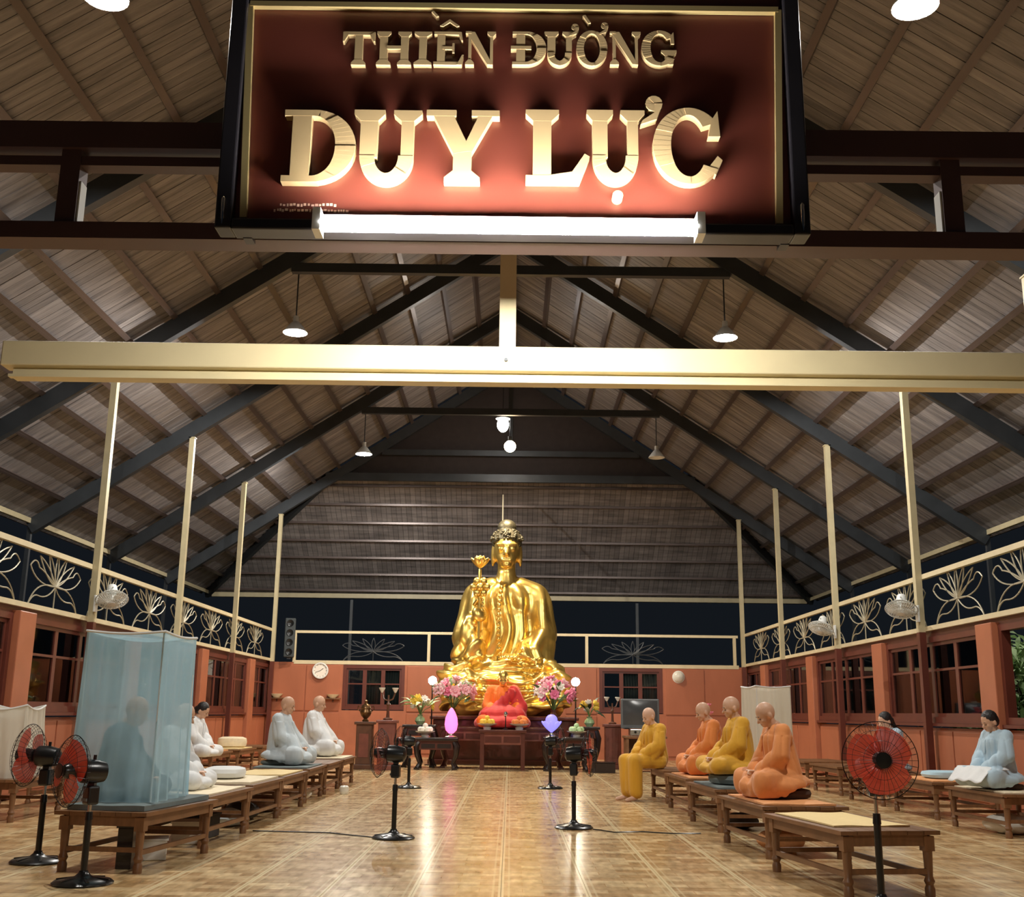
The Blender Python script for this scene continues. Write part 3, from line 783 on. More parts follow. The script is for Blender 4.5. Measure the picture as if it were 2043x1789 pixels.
# ------------------------------------------------------------------ mats, cushions, bedding and stored things
def mat_on(x0, x1, y0, y1, z, th, mat, label, cat='mat', rz=0, name='floor_mat', group=None):
    lx, ly = x1-x0, y1-y0; m = MB(); n = 12
    def P(u, v, top):
        e = min(u, 1-u, v, 1-v)
        return (-lx/2+u*lx, -ly/2+v*ly, (th*(.75+.25*min(1, e*12)) + .003*math.sin(9*u+4*v)*(1 if top else 0)) if top else 0)
    vs = [P(i/n, j/n, True) for i in range(n+1) for j in range(n+1)]
    fs = [(i*(n+1)+j, (i+1)*(n+1)+j, (i+1)*(n+1)+j+1, i*(n+1)+j+1) for i in range(n) for j in range(n)]
    m.add(vs, fs, True); k = (n+1)
    bs = [P(0,0,False), P(1,0,False), P(1,1,False), P(0,1,False)]
    rim = [i*k for i in range(n+1)]+[n*k+j for j in range(1, n+1)]+[i*k+n for i in range(n-1, -1, -1)]+[j for j in range(n-1, 0, -1)]
    N = len(m.v); m.v += [(m.v[r][0], m.v[r][1], 0) for r in rim]; L = len(rim)
    for i in range(L): m.f.append((rim[i], rim[(i+1) % L], N+(i+1) % L, N+i)); m.sm.append(False)
    m.f.append(tuple(N+i for i in range(L))); m.sm.append(False)
    o = m.build(name, mat, None, ((x0+x1)/2, (y0+y1)/2, z), (0, 0, rz)); return tag(o, label, cat, group)
def cushion(x, y, z, r, th, mat, label, sq=0, rz=0, name='cushion', sy=1):
    m = MB(); n = 28; pr = [(.001, 0), (.8, 0), (.95, .12), (1, .5), (.95, .86), (.7, 1), (.001, 1.03)]; vs = []
    for rr, zz in pr:
        for k in range(n):
            a = 2*PI*k/n; q = 1.0
            if sq: q = 1/max(abs(math.cos(a))**sq+abs(math.sin(a))**sq, 1e-6)**(1/sq)
            vs.append((rr*r*q*math.cos(a), rr*r*sy*q*math.sin(a), zz*th))
    fs = [(j*n+k, j*n+(k+1) % n, (j+1)*n+(k+1) % n, (j+1)*n+k) for j in range(len(pr)-1) for k in range(n)]
    m.add(vs, fs, True); o = m.build(name, mat, None, (x, y, z), (0, 0, rz)); return tag(o, label, 'cushion' if name == 'cushion' else 'pillow')
Z0 = HP+.001
mat_on(2.22, 2.80, 8.28, 9.36, Z0, .012, 'mat_straw', 'yellow straw mat on the empty bench behind the red-bladed fan', rz=.16)
mat_on(2.19, 2.83, 10.1, 11.36, Z0, .02, 'mat_orange', 'orange tan mat under the bowing monk', rz=.06)
mat_on(2.19, 2.83, 12.26, 13.5, Z0, .02, 'cushion_grey', 'grey mat under the monk in yellow on the grey cushion', rz=.05)
mat_on(2.19, 2.83, 14.14, 15.4, Z0, .02, 'mat_orange', 'orange cloth mat under the monk in bright orange', rz=.03)
mat_on(-3.30, -2.68, 8.80, 10.04, Z0, .05, 'cushion_grey', 'grey mattress inside the blue mosquito net', rz=-.13, cat='mattress', name='mattress')
mat_on(-3.30, -2.68, 10.36, 11.6, Z0, .02, 'mat_pale', 'pale mat under the person half hidden by the blue net', rz=-.04)
mat_on(-3.30, -2.68, 12.0, 13.24, Z0, .03, 'mat_pale', 'pale mattress under the white pillow', cat='mattress', name='mattress', rz=-.03)
mat_on(-3.30, -2.68, 13.58, 14.82, Z0, .02, 'mat_straw', 'straw mat on the bench before the grey robed monks', rz=-.02)
mat_on(-3.44, -2.72, 15.38, 16.62, Z0, .02, 'cushion_grey', 'grey mat under the grey robed monk further from the altar')
mat_on(-3.44, -2.72, 18.58, 19.82, Z0, .02, 'mat_pale', 'pale mat under the grey robed monk nearer the altar')
mat_on(-6.0, -5.32, 20.4, 21.6, Z0, .03, 'mat_orange', 'orange mat on the bench beyond the dark-haired person')
mat_on(-6.0, -5.32, 22.4, 23.6, Z0, .02, 'mat_straw', 'straw mat on the bench with the rolled bedding')
mat_on(5.16, 5.90, 14.1, 15.3, Z0, .015, 'mat_orange', 'tan mat on the bench with the folded blue blanket', rz=.05)
mat_on(5.16, 5.90, 12.08, 13.28, Z0, .015, 'mat_pale', 'pale mat under the short-haired person in pale blue', rz=.05)
cushion(2.58, 10.78, Z0+.021, .24, .085, 'cushion_brown', 'dark brown round cushion under the bowing monk', name='cushion')
cushion(2.56, 12.86, Z0+.021, .32, .11, 'cushion_grey', 'plump grey cushion under the monk in yellow', sq=3, sy=1.1)
cushion(2.62, 14.8, Z0+.021, .24, .07, 'cushion_white', 'white cushion under the monk in bright orange', sq=3)
cushion(5.42, 12.65, Z0+.016, .21, .06, 'cushion_brown', 'dark cushion under the short-haired person in pale blue', sq=3)
cushion(-3.12, 12.62, Z0+.036, .22, .11, 'cushion_white', 'plump white pillow on a pale mattress', sq=3, name='pillow', sy=1.5, rz=.2)
cushion(-3.22, 16.02, Z0+.021, .25, .06, 'cushion_grey', 'grey cushion under the grey robed monk further from the altar', sq=3)
cushion(-3.18-.1, 19.15, Z0+.021, .25, .07, 'cushion_white', 'pale cushion under the grey robed monk nearer the altar', sq=3)
cushion(5.62, 14.72, Z0+.016, .30, .09, 'blanket_blue', 'folded pale blue blanket on a bench by the wall', sq=5, name='folded_blanket', sy=.8)
cushion(-5.62, 23.1, Z0+.021, .28, .2, 'mat_pale', 'rolled pale bedding bundle on a bench by the wall', sq=3, name='bedding_roll')
def bundle(name, x, y, z, r, mat, label, cat, seed):
    m = MB(); m.ell((0, 0, r[2]*.95), r, n=24, m=14)
    me = m.mesh(name, mat)
    for v in me.vertices:
        q = noise.noise(v.co*9+Vector((seed, 0, 0))); v.co += v.normal*q*.05*max(r); v.co.z = max(v.co.z, .0)
    o = obj(name, me, None, (x, y, z)); return tag(o, label, cat, 'belongings stored under the benches')
def carton(x, y, dx, dy, dz, mat, label, rz=0):
    m = MB(); m.box((0, 0, dz/2), (dx, dy, dz)); r = thing('storage_box', (x, y, 0.002), rz, label, 'box', 'belongings stored under the benches')
    m.build('box_body', mat, r, bevel=.006); m = MB(); m.box((0, 0, dz+.008), (dx+.02, dy+.02, .016)); m.build('lid', mat, r); return r
carton(-2.95, 9.05, .12, .2, .30, 'ebony', 'narrow dark wooden box standing under the blue net bench')
carton(-2.93, 9.6, .22, .26, .15, 'paper', 'white paper box under the blue net bench', .3)
carton(-2.95, 10.75, .28, .3, .18, 'paper', 'white printed box under the bench behind the blue net', .1)
carton(-3.0, 11.25, .3, .3, .2, 'dark_bag', 'dark storage box under the bench behind the blue net', -.1)
bundle('cloth_bag', -2.98, 12.3, .0, (.2, .26, .09), 'robe_grey', 'pale grey cloth bag under the white pillow bench', 'bag', 1)
bundle('cloth_bag', -3.0, 13.0, .0, (.2, .2, .10), 'dark_bag', 'dark cloth bag under the white pillow bench', 'bag', 5)
bundle('cloth_bag', -3.0, 14.1, .0, (.22, .3, .10), 'ceramic_brown', 'brown cloth bag under the straw mat bench', 'bag', 2)
bundle('cloth_bag', -2.9, 16.0, .0, (.16, .16, .08), 'paper', 'small white bag under the grey robed monk further from the altar', 'bag', 3)
bundle('cloth_bag', 5.45, 12.6, .0, (.26, .36, .10), 'paper', 'crumpled pale bag under the short-haired person', 'bag', 4)
bundle('cloth_bag', 2.55, 12.8, .0, (.2, .26, .08), 'dark_bag', 'dark bag under the monk in yellow with the grey cushion', 'bag', 7)
bundle('cloth_bag', 2.5, 10.7, .0, (.22, .2, .10), 'mat_orange', 'tan cloth bag under the bowing monk', 'bag', 8)
carton(2.62, 11.18, .24, .16, .12, 'paper', 'flat white box under the bowing monk', .2)
cushion(-2.45, 17.1, .001, .07, .12, 'ceramic_white', 'small white pot on the floor beside the grey robed monks', name='floor_pot')
bpy.data.objects['floor_pot']['category'] = 'pot'
for o in bpy.data.objects:
    if o.name.startswith('folded_blanket'): o['category'] = 'blanket'
    if o.name.startswith('bedding_roll'): o['category'] = 'bedding'

# ------------------------------------------------------------------ floor fans and wall fans
def cage_mesh(R, depth, wire, mat, name, n=28, flip=1):
    """half of a fan guard around local +x axis"""
    m = MB()
    for rr, xx in ((1, 0), (.78, .62), (.5, .9), (.24, 1)):
        m.tube([(flip*xx*depth, R*rr*math.cos(2*PI*k/40), R*rr*math.sin(2*PI*k/40)) for k in range(40)], wire*(2.2 if rr == 1 else 1), 5, True)
    for k in range(n):
        a = 2*PI*k/n
        m.tube([(flip*xx*depth, R*rr*math.cos(a), R*rr*math.sin(a)) for rr, xx in ((1, 0), (.9, .38), (.78, .62), (.6, .82), (.42, .94), (.2, 1))], wire, 4)
    return m.mesh(name, mat)
def blade_mesh(R, mat, span=1.75):
    m = MB(); n = 8; vs = []
    for i in range(n+1):
        t = i/n; r = R*(.14+.78*t)
        for j in range(7):
            u = j/6-.5; a = u*span*(.55+.45*math.sin(PI*min(1, t*.8+.25)))+.5*t
            vs.append((u*.30*R*(1-.5*t), r*math.cos(a), r*math.sin(a)))
    fs = [(i*7+j, i*7+j+1, (i+1)*7+j+1, (i+1)*7+j) for i in range(n) for j in range(6)]
    m.add(vs, fs, True); me = m.mesh('blade', mat); return me
FAN = {}
for key, R, wire, cm, bmn in (('floor', .245, .0013, 'cage_wire', 'blade_red'), ('clear', .235, .0013, 'cage_wire', 'blade_clear'), ('wall', .24, .0042, 'cage_white', 'cage_white')):
    FAN[key] = dict(R=R, front=cage_mesh(R, .075, wire, cm, 'front_guard', 36), rear=cage_mesh(R, .085, wire, cm, 'rear_guard', 36, -1), blade=blade_mesh(R*.96, bmn, 2.6 if key != 'wall' else 1.7))
def fan_head(root, key, pos, yaw, tilt, body):
    """fan head facing local +x before yaw"""
    F = FAN[key]
    M = Matrix.Translation(pos) @ Matrix.Rotation(yaw, 4, 'Z') @ Matrix.Rotation(-tilt, 4, 'Y')
    def place(o): o.matrix_local = M; return o
    fg = place(obj('front_guard', F['front'], root)); place(obj('rear_guard', F['rear'], root))
    for k in range(3):
        o = obj('blade', F['blade'], root); o.matrix_local = M @ Matrix.Rotation(2*PI*k/3+.4, 4, 'X')
    rx = Matrix.Rotation(PI/2, 4, 'Y')
    m = MB(); m.lathe([(.05, -.05), (.055, .02), (.04, .05), (.001, .055)], 20, rx); place(m.build('hub', body, root))
    m = MB(); m.lathe([(.001, .079), (.05, .078), (.052, .088), (.001, .092)], 20, rx); place(m.build('badge', body, root))
    m = MB(); m.lathe([(.03, -.27), (.07, -.25), (.085, -.17), (.08, -.09), (.05, -.06)], 20, rx); place(m.build('motor_housing', body, root))
    m = MB(); m.cyl((-.17, 0, .08), (-.17, 0, .115), .012, n=10); place(m.build('swing_knob', body, root))
def floor_fan(x, y, zc, yaw, tilt, key, label, hx=0, blk='black_plastic'):
    r = thing('floor_fan', (x, y, 0), 0, label, 'fan', 'pedestal fans standing on the floor')
    m = MB(); m.lathe([(.205, .001), (.21, .012), (.19, .028), (.12, .04), (.06, .052), (.035, .075), (.03, .09)], 36)
    for k in range(6): m.box((.11*math.cos(k*PI/3), .11*math.sin(k*PI/3), .038), (.15, .022, .014), rot=(0, .12, k*PI/3))
    m.build('base', blk, r)
    m = MB(); m.cyl((0, 0, .08), (0, 0, zc*.58), .024, n=14); m.build('lower_pole', blk, r)
    m = MB(); m.cyl((0, 0, zc*.56), (0, 0, zc*.63), .028, .024, n=14); m.build('height_collar', blk, r)
    m = MB(); m.cyl((0, 0, zc*.6), (0, 0, zc-.12), .013, n=12); m.build('upper_pole', 'chrome', r)
    bx = Vector((math.cos(yaw), math.sin(yaw), 0))*-.17
    m = MB(); m.box((0, 0, zc-.17), (.085, .10, .13)); cbx = m.build('control_box', blk, r, rot=(0, 0, yaw), bevel=.015)
    for k in range(4):
        m = MB(); m.box((.046, -.03+.02*k, zc-.20), (.012, .013, .02)); m.build('button', 'grey_plastic', cbx)
    m = MB(); m.bar((0, 0, zc-.13), (0, 0, zc-.045), .05, .05); m.build('neck', blk, r)
    fan_head(r, key, (-bx.x, -bx.y, zc), yaw, tilt, blk)
    return r
floor_fan(-2.98, 8.22, .765, PI+.82, .05, 'floor', 'red-bladed black floor fan close beside the blue net bench')
floor_fan(-3.74, 9.28, .82, PI-.1, .05, 'floor', 'black floor fan behind the red-bladed one, seen partly from behind')
floor_fan(2.42, 7.62, .93, -PI/2-.05, .03, 'floor', 'red-bladed floor fan facing the doorway before the empty bench')
floor_fan(-1.12, 11.3, .80, PI-.12, .05, 'clear', 'floor fan in the aisle beside the pillow bench, guard turned to the benches')
floor_fan(.70, 12.5, .78, -.1, .05, 'floor', 'floor fan in the aisle turned towards the monks in yellow and orange')
floor_fan(-1.63, 18.6, .74, PI-.1, .05, 'clear', 'smaller looking floor fan in the aisle near the grey robed monks')
floor_fan(.67, 18.9, .76, 0, .05, 'clear', 'floor fan in the aisle near the altar on the television side')
def wall_fan(x, y, z, side, yaw, label):
    r = thing('wall_fan', (x, y, z), 0, label, 'fan', 'white fans on the posts')
    m = MB(); m.box((0, 0, -.02), (.03, .12, .26)); m.build('wall_plate', 'white_plastic', r, bevel=.008)
    a = Vector((-side*.24, 0, .10)); m = MB(); m.tube([(0, 0, -.02), (-side*.1, 0, .0), tuple(a)], .025, 8); m.build('bracket_arm', 'white_plastic', r)
    d = Vector((math.cos(yaw), math.sin(yaw), 0))*.10
    fan_head(r, 'wall', (a.x+d.x*.6, a.y+d.y*.6, a.z-.06), yaw, -1.05, 'white_plastic')
wall_fan(XL+.165, 17.32, 2.80, -1, -1.1, 'white wall fan on the post above the blue mosquito net')
wall_fan(XR-.165, 17.32, 2.80, 1, PI+1.1, 'white wall fan on the post above the red-bladed fan')
wall_fan(XR-.165, 21.82, 2.84, 1, PI+.8, 'smaller looking white wall fan on the post behind the seated monks')
def cord(pts, label):
    m = MB(); m.tube([(x, y, .006) for x, y in pts], .006, 5); tag(m.build('power_cord', 'black_plastic'), label, 'cord', 'fan cords on the floor')
cord([(-1.33, 11.35), (-1.55, 11.5), (-1.8, 11.7), (-2.2, 11.75), (-2.6, 11.8)], 'thin black cord from the aisle fan towards the benches with the pillow')
cord([(.9, 12.4), (1.1, 12.1), (1.4, 12.2), (1.7, 12.05), (2.0, 12.1)], 'thin black cord from the aisle fan towards the monks in yellow and orange')

# ------------------------------------------------------------------ mosquito nets
def net(name, x0, x1, y0, y1, z0, z1, flare, mat, label, wave=.02, sag=.03, seed=0, rz=0, poles=True, pz=HP+.055):
    cx, cy = (x0+x1)/2, (y0+y1)/2
    r = thing(name, (cx, cy, 0), rz, label, 'mosquito net')
    hx, hy = (x1-x0)/2, (y1-y0)/2
    m = MB(); per = []
    n = 44
    for i in range(n): per.append((-hx+2*hx*i/n, -hy, 0, -1))
    for i in range(n): per.append((hx, -hy+2*hy*i/n, 1, 0))
    for i in range(n): per.append((hx-2*hx*i/n, hy, 0, 1))
    for i in range(n): per.append((-hx, hy-2*hy*i/n, -1, 0))
    N = len(per); K = 16; vs = []
    for j in range(K+1):
        t = j/K
        for i, (x, y, nx, ny) in enumerate(per):
            s = (i % n)/n; f = flare*t**1.6
            a = wave*(.25+t)*(math.sin(i*.55+seed+2*noise.noise(Vector((i*.06, t*1.5, seed))))+.6*noise.noise(Vector((i*.13, t*2, seed+7))))
            cxs = x*(1+f/hx)+nx*a; cys = y*(1+f/hy)+ny*a
            z = z1-(z1-z0)*t - sag*math.sin(PI*s)*(1-t)
            vs.append((cxs, cys, z))
    fs = [(j*N+i, j*N+(i+1) % N, (j+1)*N+(i+1) % N, (j+1)*N+i) for j in range(K) for i in range(N)]
    m.add(vs, fs, True); m.build('net_sides', mat, r)
    m = MB(); vs = []; g = 14
    for i in range(g+1):
        for j in range(g+1):
            u, v = i/g, j/g; vs.append((-hx+2*hx*u, -hy+2*hy*v, z1-sag*(math.sin(PI*u)+math.sin(PI*v))-sag*1.0*math.sin(PI*u)*math.sin(PI*v)))
    m.add(vs, [(i*(g+1)+j, (i+1)*(g+1)+j, (i+1)*(g+1)+j+1, i*(g+1)+j+1) for i in range(g) for j in range(g)], True); m.build('net_top', mat, r)
    m = MB(); pts = []
    for i, (x, y, nx, ny) in enumerate(per): s = (i % n)/n; pts.append((x+nx*.004, y+ny*.004, z1-sag*math.sin(PI*s)))
    m.tube(pts, .011, 6, True); m.build('top_hem', 'cushion_white', r)
    for sx in (-1, 1):
        for sy in (-1, 1):
            if poles: m = MB(); m.cyl((sx*(hx-.01), sy*(hy-.01), pz), (sx*(hx-.01), sy*(hy-.01), z1), .008, n=6); m.build('corner_pole', 'cushion_white', r)
    return r
net('mosquito_net', -3.38, -2.75, 8.92, 9.74, HP+.055, 1.80, .03, 'net_blue', 'pale blue mosquito net hung box-like around a seated person', .018, .02, 1, -.03)
net('mosquito_net', 3.30, 3.78, 15.35, 16.0, .05, 1.60, .03, 'net_white', 'white hanging net behind the monks in orange and yellow', .02, .02, 4, .1, pz=0.002)
net('mosquito_net', -6.0, -5.45, 12.5, 13.5, HP+.002, 1.22, .05, 'net_white', 'cream cloth net on the wall bench beside the two floor fans', .03, .05, 9, .2)

# ------------------------------------------------------------------ people
def hand(m, w, d, s):
    """relaxed hand: wrist w, direction d (unit), s=+1 left / -1 right; thumb inward"""
    d = Vector(d).normalized(); up = Vector((0, 0, 1)); side = d.cross(up).normalized()*s
    w = Vector(w); p = w+d*.085
    for o in (-.024, -.008, .008, .024): m.cap(w+side*o*.7, p+side*o, .012, .011, 8)
    for o, ln in ((-.027, .066), (-.009, .078), (.009, .073), (.027, .056)):
        k = p+side*o+d*ln*.5; e = k+d*ln*.38-up*.022
        m.cap(p+side*o, k, .0088, .0082, 8); m.cap(k, e, .0082, .007, 8)
    t0 = w+d*.03-side*.026; t1 = t0+d*.035-side*.022+up*.004; t2 = t1+d*.03-side*.004
    m.cap(t0, t1, .011, .0095, 8); m.cap(t1, t2, .0095, .008, 8)
def head_shapes(m, nb, bow, lean):
    """head and neck; nb = neck base, bow = forward tilt in rad"""
    M = Matrix.Translation(Vector(nb)-Vector((-.012, 0, .032))) @ Matrix.Rotation(bow, 4, 'Y')
    P = lambda x, y, z: M @ Vector((x, y, z))
    m.cap(Vector(nb)-Vector((0, 0, .04)), P(.005, 0, .10), .056, .052)
    rot = (0, bow, 0)
    m.ell(P(.012, 0, .19), (.098, .077, .100), rot, 18, 12)          # skull
    m.ell(P(.050, 0, .135), (.060, .060, .075), rot, 16, 10)         # face
    m.ell(P(.066, 0, .085), (.036, .040, .030), rot, 12, 8)          # chin, jaw
    m.cap(P(.098, 0, .165), P(.122, 0, .128), .009, .014, 8)         # nose
    m.cap(P(.098, -.028, .172), P(.098, .028, .172), .014, .014, 8)  # brow ridge
    m.cap(P(.096, -.018, .098), P(.096, .018, .098), .010, .010, 8)  # lips
    for s in (-1, 1):
        m.ell(P(.082, s*.036, .130), (.020, .020, .022), rot, 10, 7)  # cheeks
        m.ell(P(.000, s*.079, .145), (.022, .010, .034), rot, 10, 7)  # ears
    return M
def pose_points(kind, lean):
    P = {}
    sh = lean*.5
    P['pel'] = Vector((0, 0, .135)); P['chest'] = Vector((lean*.36, 0, .42)); P['nb'] = Vector((sh+.0, 0, .585))
    for s in (-1, 1):
        P['sh', s] = Vector((sh-.01, s*.165, .535)); P['el', s] = Vector((sh*.8+.06, s*.225, .31)); P['wr', s] = Vector((.28, s*.10, .165))
        if kind == 'lotus':
            P['hip', s] = Vector((.02, s*.09, .09)); P['kn', s] = Vector((.33, s*.29, .085)); P['an', s] = Vector((.27, -s*.10, .06)); P['toe', s] = Vector((.20, -s*.22, .05))
        else:
            P['hip', s] = Vector((.02, s*.09, .09)); P['kn', s] = Vector((.42, s*.12, .10)); P['an', s] = Vector((.40, s*.11, -.38)); P['toe', s] = Vector((.56, s*.13, -.415))
            P['wr', s] = Vector((.27, s*.11, .20))
    return P
BODY = {}
def body_mesh(kind, bow, lean):
    key = (kind, bow, lean)
    if key in BODY: return BODY[key]
    P = pose_points(kind, lean); m = MB()
    m.cap(P['pel'], P['chest'], .125, .125); m.ell(P['chest']+Vector((.0, 0, .04)), (.10, .15, .13)); m.cap(P['chest'], P['nb'], .10, .06)
    for s in (-1, 1):
        m.cap(P['chest']+Vector((0, s*.06, .10)), P['sh', s], .06, .056)
        m.cap(P['sh', s], P['el', s], .050, .040); m.cap(P['el', s], P['wr', s], .040, .027)
        d = Vector((.45, -s*.75, -.12)) if kind == 'lotus' else Vector((1, -s*.1, -.25))
        hand(m, P['wr', s], d, s)
        m.cap(P['hip', s], P['kn', s], .080, .058); m.cap(P['kn', s], P['an', s], .055, .036); m.cap(P['an', s], P['toe', s], .036, .026)
    Mh = head_shapes(m, P['nb'], bow, lean)
    BODY[key] = (blob('body', m, .0075, 'skin', 2), Mh); return BODY[key]
ROBE = {}
def robe_mesh(kind, lean, style, mat, drop=0):
    key = (kind, lean, style, drop)
    if key in ROBE: return ROBE[key]
    P = pose_points(kind, lean); m = MB()
    m.cap(P['pel'], P['chest'], .175, .165); m.ell(P['chest']+Vector((-.005, 0, .04)), (.14, .195, .16)); m.cap(P['chest']+Vector((0, 0, .02)), P['nb']-Vector((0, 0, .03)), .13, .078)
    for s in (-1, 1):
        m.cap(P['chest']+Vector((-.01, s*.07, .09)), P['sh', s], .085, .082); m.cap(P['nb']+Vector((-.01, s*.03, -.035)), P['sh', s]+Vector((0, 0, .005)), .055, .078)
        m.cap(P['sh', s], P['el', s], .080, .086); m.cap(P['el', s], P['wr', s]-Vector((.015, 0, 0)), .086, .072)
        if style != 'shirt':
            mid = (P['el', s]+P['wr', s])/2                     # hanging sleeve
            m.cap(P['el', s]-Vector((.02, 0, .02)), mid-Vector((.03, 0, .10)), .07, .055); m.cap(mid-Vector((.02, 0, .06)), P['wr', s]-Vector((.03, 0, .05)), .055, .05)
        m.cap(P['hip', s], P['kn', s], .12, .095)
        if kind == 'lotus':
            m.cap(P['kn', s], P['an', s], .092, .075)
            m.cap(Vector((-.10, s*.12, .06)), Vector((.10, s*.26, .055)), .065, .06)
        else:
            m.cap(P['kn', s], P['an', s]+Vector((0, 0, .07)), .105, .095)
    if kind != 'lotus': m.cap((.38, 0, .07), (.39, 0, -.28), .10, .10); m.cap((.1, 0, .1), (.38, 0, .09), .12, .10)
    if kind == 'lotus':
        m.ell((.10, 0, .06), (.36, .34, .085)); m.ell((.17, 0, .12), (.20, .20, .06))
        if style == 'drape': m.cap((.34, -.16, .05), (.36, .16, .05), .055, .055); m.cap((.36, -.12, .02), (.37, .12, .02), .04, .04)
        if style == 'tent':
            m.cap((.0, 0, .48), (.30, .20, .08), .12, .10); m.cap((.0, 0, .48), (.30, -.20, .08), .12, .10)
    def fold(p):
        th = math.atan2(p.y, p.x-.04)
        q = noise.noise(Vector((p.x*3, p.y*3, p.z*1.5)))
        w = abs(math.sin(5.5*th+3.2*q+4*p.z)); a = (.020*(w**.6)-.012)*min(1, max(.25, (p.z+.05)*2.4))
        a += .016*noise.noise(Vector((p.x*8, p.y*8, p.z*3.5)))
        if p.z > .5: a *= .35
        return a
    me = blob('robe', m, .011, mat, 5, fold)
    # seat is flat on the cushion
    if kind == 'lotus':
        for v in me.vertices:
            v.co.z = max(v.co.z, .0)
            rr = math.hypot(v.co.x, v.co.y)
            if drop and v.co.z < .13 and rr > .26:           # the skirt falls past the cushion onto the bench
                k = min(1, (rr-.26)/.06)*(1-v.co.z/.13); v.co.z -= (drop-.004)*k
    else:
        for v in me.vertices:
            if v.co.x < .28: v.co.z = max(v.co.z, .0)
    ROBE[key] = me; return me
def face_parts(root, Mh, skin):
    for nm, pts, r, mt in (('eyebrow', [(.108, -.044, .176), (.112, -.03, .180), (.111, -.016, .177)], .0032, 'brow'), ('eyebrow', [(.108, .044, .176), (.112, .03, .180), (.111, .016, .177)], .0032, 'brow'),
                           ('eyelid', [(.098, -.044, .152), (.104, -.03, .148), (.103, -.017, .151)], .0034, 'brow'), ('eyelid', [(.098, .044, .152), (.104, .03, .148), (.103, .017, .151)], .0034, 'brow'),
                           ('mouth', [(.101, -.022, .098), (.1065, 0, .0965), (.101, .022, .098)], .0032, 'lip')):
        m = MB(); m.tube([Mh @ Vector(p) for p in pts], r, 5); m.build(nm, mt, root)
def hair_mesh(Mh, kind):
    m = MB(); rot = Mh.to_euler()
    P = lambda x, y, z: Mh @ Vector((x, y, z))
    m.ell(P(.000, 0, .205), (.102, .085, .098), rot, 18, 12); m.ell(P(-.035, 0, .165), (.072, .080, .085), rot, 16, 10)
    if kind == 'long':
        m.cap(P(-.09, 0, .15), P(-.13, 0, .02), .04, .022); m.ell(P(-.095, 0, .16), (.035, .035, .035))
    me = blob('hair', m, .008, 'hair', 2, lambda p: .003*noise.noise(p*40)); return me
def person(x, y, z, yaw, kind, bow, lean, style, robe, label, s=1.0, skin='skin', hair=None, lap=None, drop=0):
    r = thing('person', (x, y, z), yaw, label, 'person'); r.scale = (s, s, s)
    bme, Mh = body_mesh(kind, bow, lean)
    b = obj('body', bme, r)
    if skin != 'skin': b.material_slots[0].link = 'OBJECT'; b.material_slots[0].material = MATS[skin]
    o = obj('robe' if style != 'shirt' else 'tunic', robe_mesh(kind, lean, style, robe, drop), r); o.material_slots[0].link = 'OBJECT'; o.material_slots[0].material = MATS[robe]
    # collar
    P = pose_points(kind, lean); nb = P['nb']; m = MB()
    m.tube([nb+Vector((.058*math.cos(a)+.004, .066*math.sin(a), -.005-.035*max(0, math.cos(a)))) for a in [2*PI*k/24 for k in range(24)]], .014, 7, True)
    m.tube([nb+Vector((.068, .03, -.03)), P['chest']+Vector((.155, -.01, .06)), P['chest']+Vector((.165, -.03, -.08))], .011, 6)
    m.build('collar', robe, r)
    face_parts(r, Mh, skin)
    if hair: obj('hair', hair_mesh(Mh, hair), r)
    if lap:
        m = MB(); g = 16; vs = []
        for i in range(g+1):
            for j in range(g+1):
                u, v = i/g, j/g; yy = (v-.5)*.62; xx = .12+u*.40
                zz = .185-.02*abs(yy)*2-max(0, u-.62)*.42+.012*math.sin(17*v+3*u); vs.append((xx, yy, max(.005, zz)))
        m.add(vs, [(i*(g+1)+j, (i+1)*(g+1)+j, (i+1)*(g+1)+j+1, i*(g+1)+j+1) for i in range(g) for j in range(g)], True)
        o = m.build('lap_cloth', lap, r); sd = o.modifiers.new('s', 'SOLIDIFY'); sd.thickness = .006
    return r
person(2.58, 10.78, .552, PI+.12, 'lotus', .42, .14, 'drape', 'robe_tan', 'bowing shaven-headed person in a tan orange robe on a dark brown cushion', .95, drop=.085)
person(2.58, 12.86, .578, PI+.10, 'lotus', .18, .03, 'drape', 'robe_yellow', 'shaven-headed person in a yellow robe on a plump grey cushion', 1.0)
person(2.63, 14.8, .538, PI+.08, 'lotus', .30, .07, 'robe', 'robe_orange', 'shaven-headed person in a bright orange robe next to the one in yellow', 1.0, drop=.07)
person(2.13, 16.72, .447, PI+.45, 'chair', .28, .05, 'robe', 'robe_yellow', 'shaven-headed person in yellow sitting on a bench edge with feet on the floor', 1.03, 'skin_pale')
person(5.42, 12.65, .523, PI+.25, 'lotus', .30, .05, 'shirt', 'robe_blue', 'short-haired person in pale blue with a white cloth over the lap', .92, 'skin', 'short', 'robe_white', drop=.05)
person(5.56, 16.6, .443, PI+.3, 'lotus', .25, .05, 'shirt', 'robe_blue', 'black-haired person by the wall mostly hidden behind the red-bladed fan', 1.0, 'skin_pale', 'long')
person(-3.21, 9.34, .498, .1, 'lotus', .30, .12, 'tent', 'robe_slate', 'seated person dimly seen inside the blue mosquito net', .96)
person(-3.26, 10.95, .466, 0, 'lotus', .30, .10, 'drape', 'robe_white', 'person in pale robe mostly hidden by the blue net, knee showing', .95)
person(-3.22, 16.02, .528, -.15, 'lotus', .18, .03, 'tent', 'robe_grey', 'shaven-headed person in a pale grey robe further from the altar', 1.03, drop=.055)
person(-3.30, 19.15, .538, -.1, 'lotus', .12, .03, 'tent', 'robe_white', 'shaven-headed person in a whitish robe nearer the altar', 1.08, drop=.06)
person(-5.28, 18.9, .443, -.1, 'lotus', .42, .12, 'shirt', 'robe_white', 'dark-haired person in white bending forward by the wall', 1.05, 'skin', 'long')

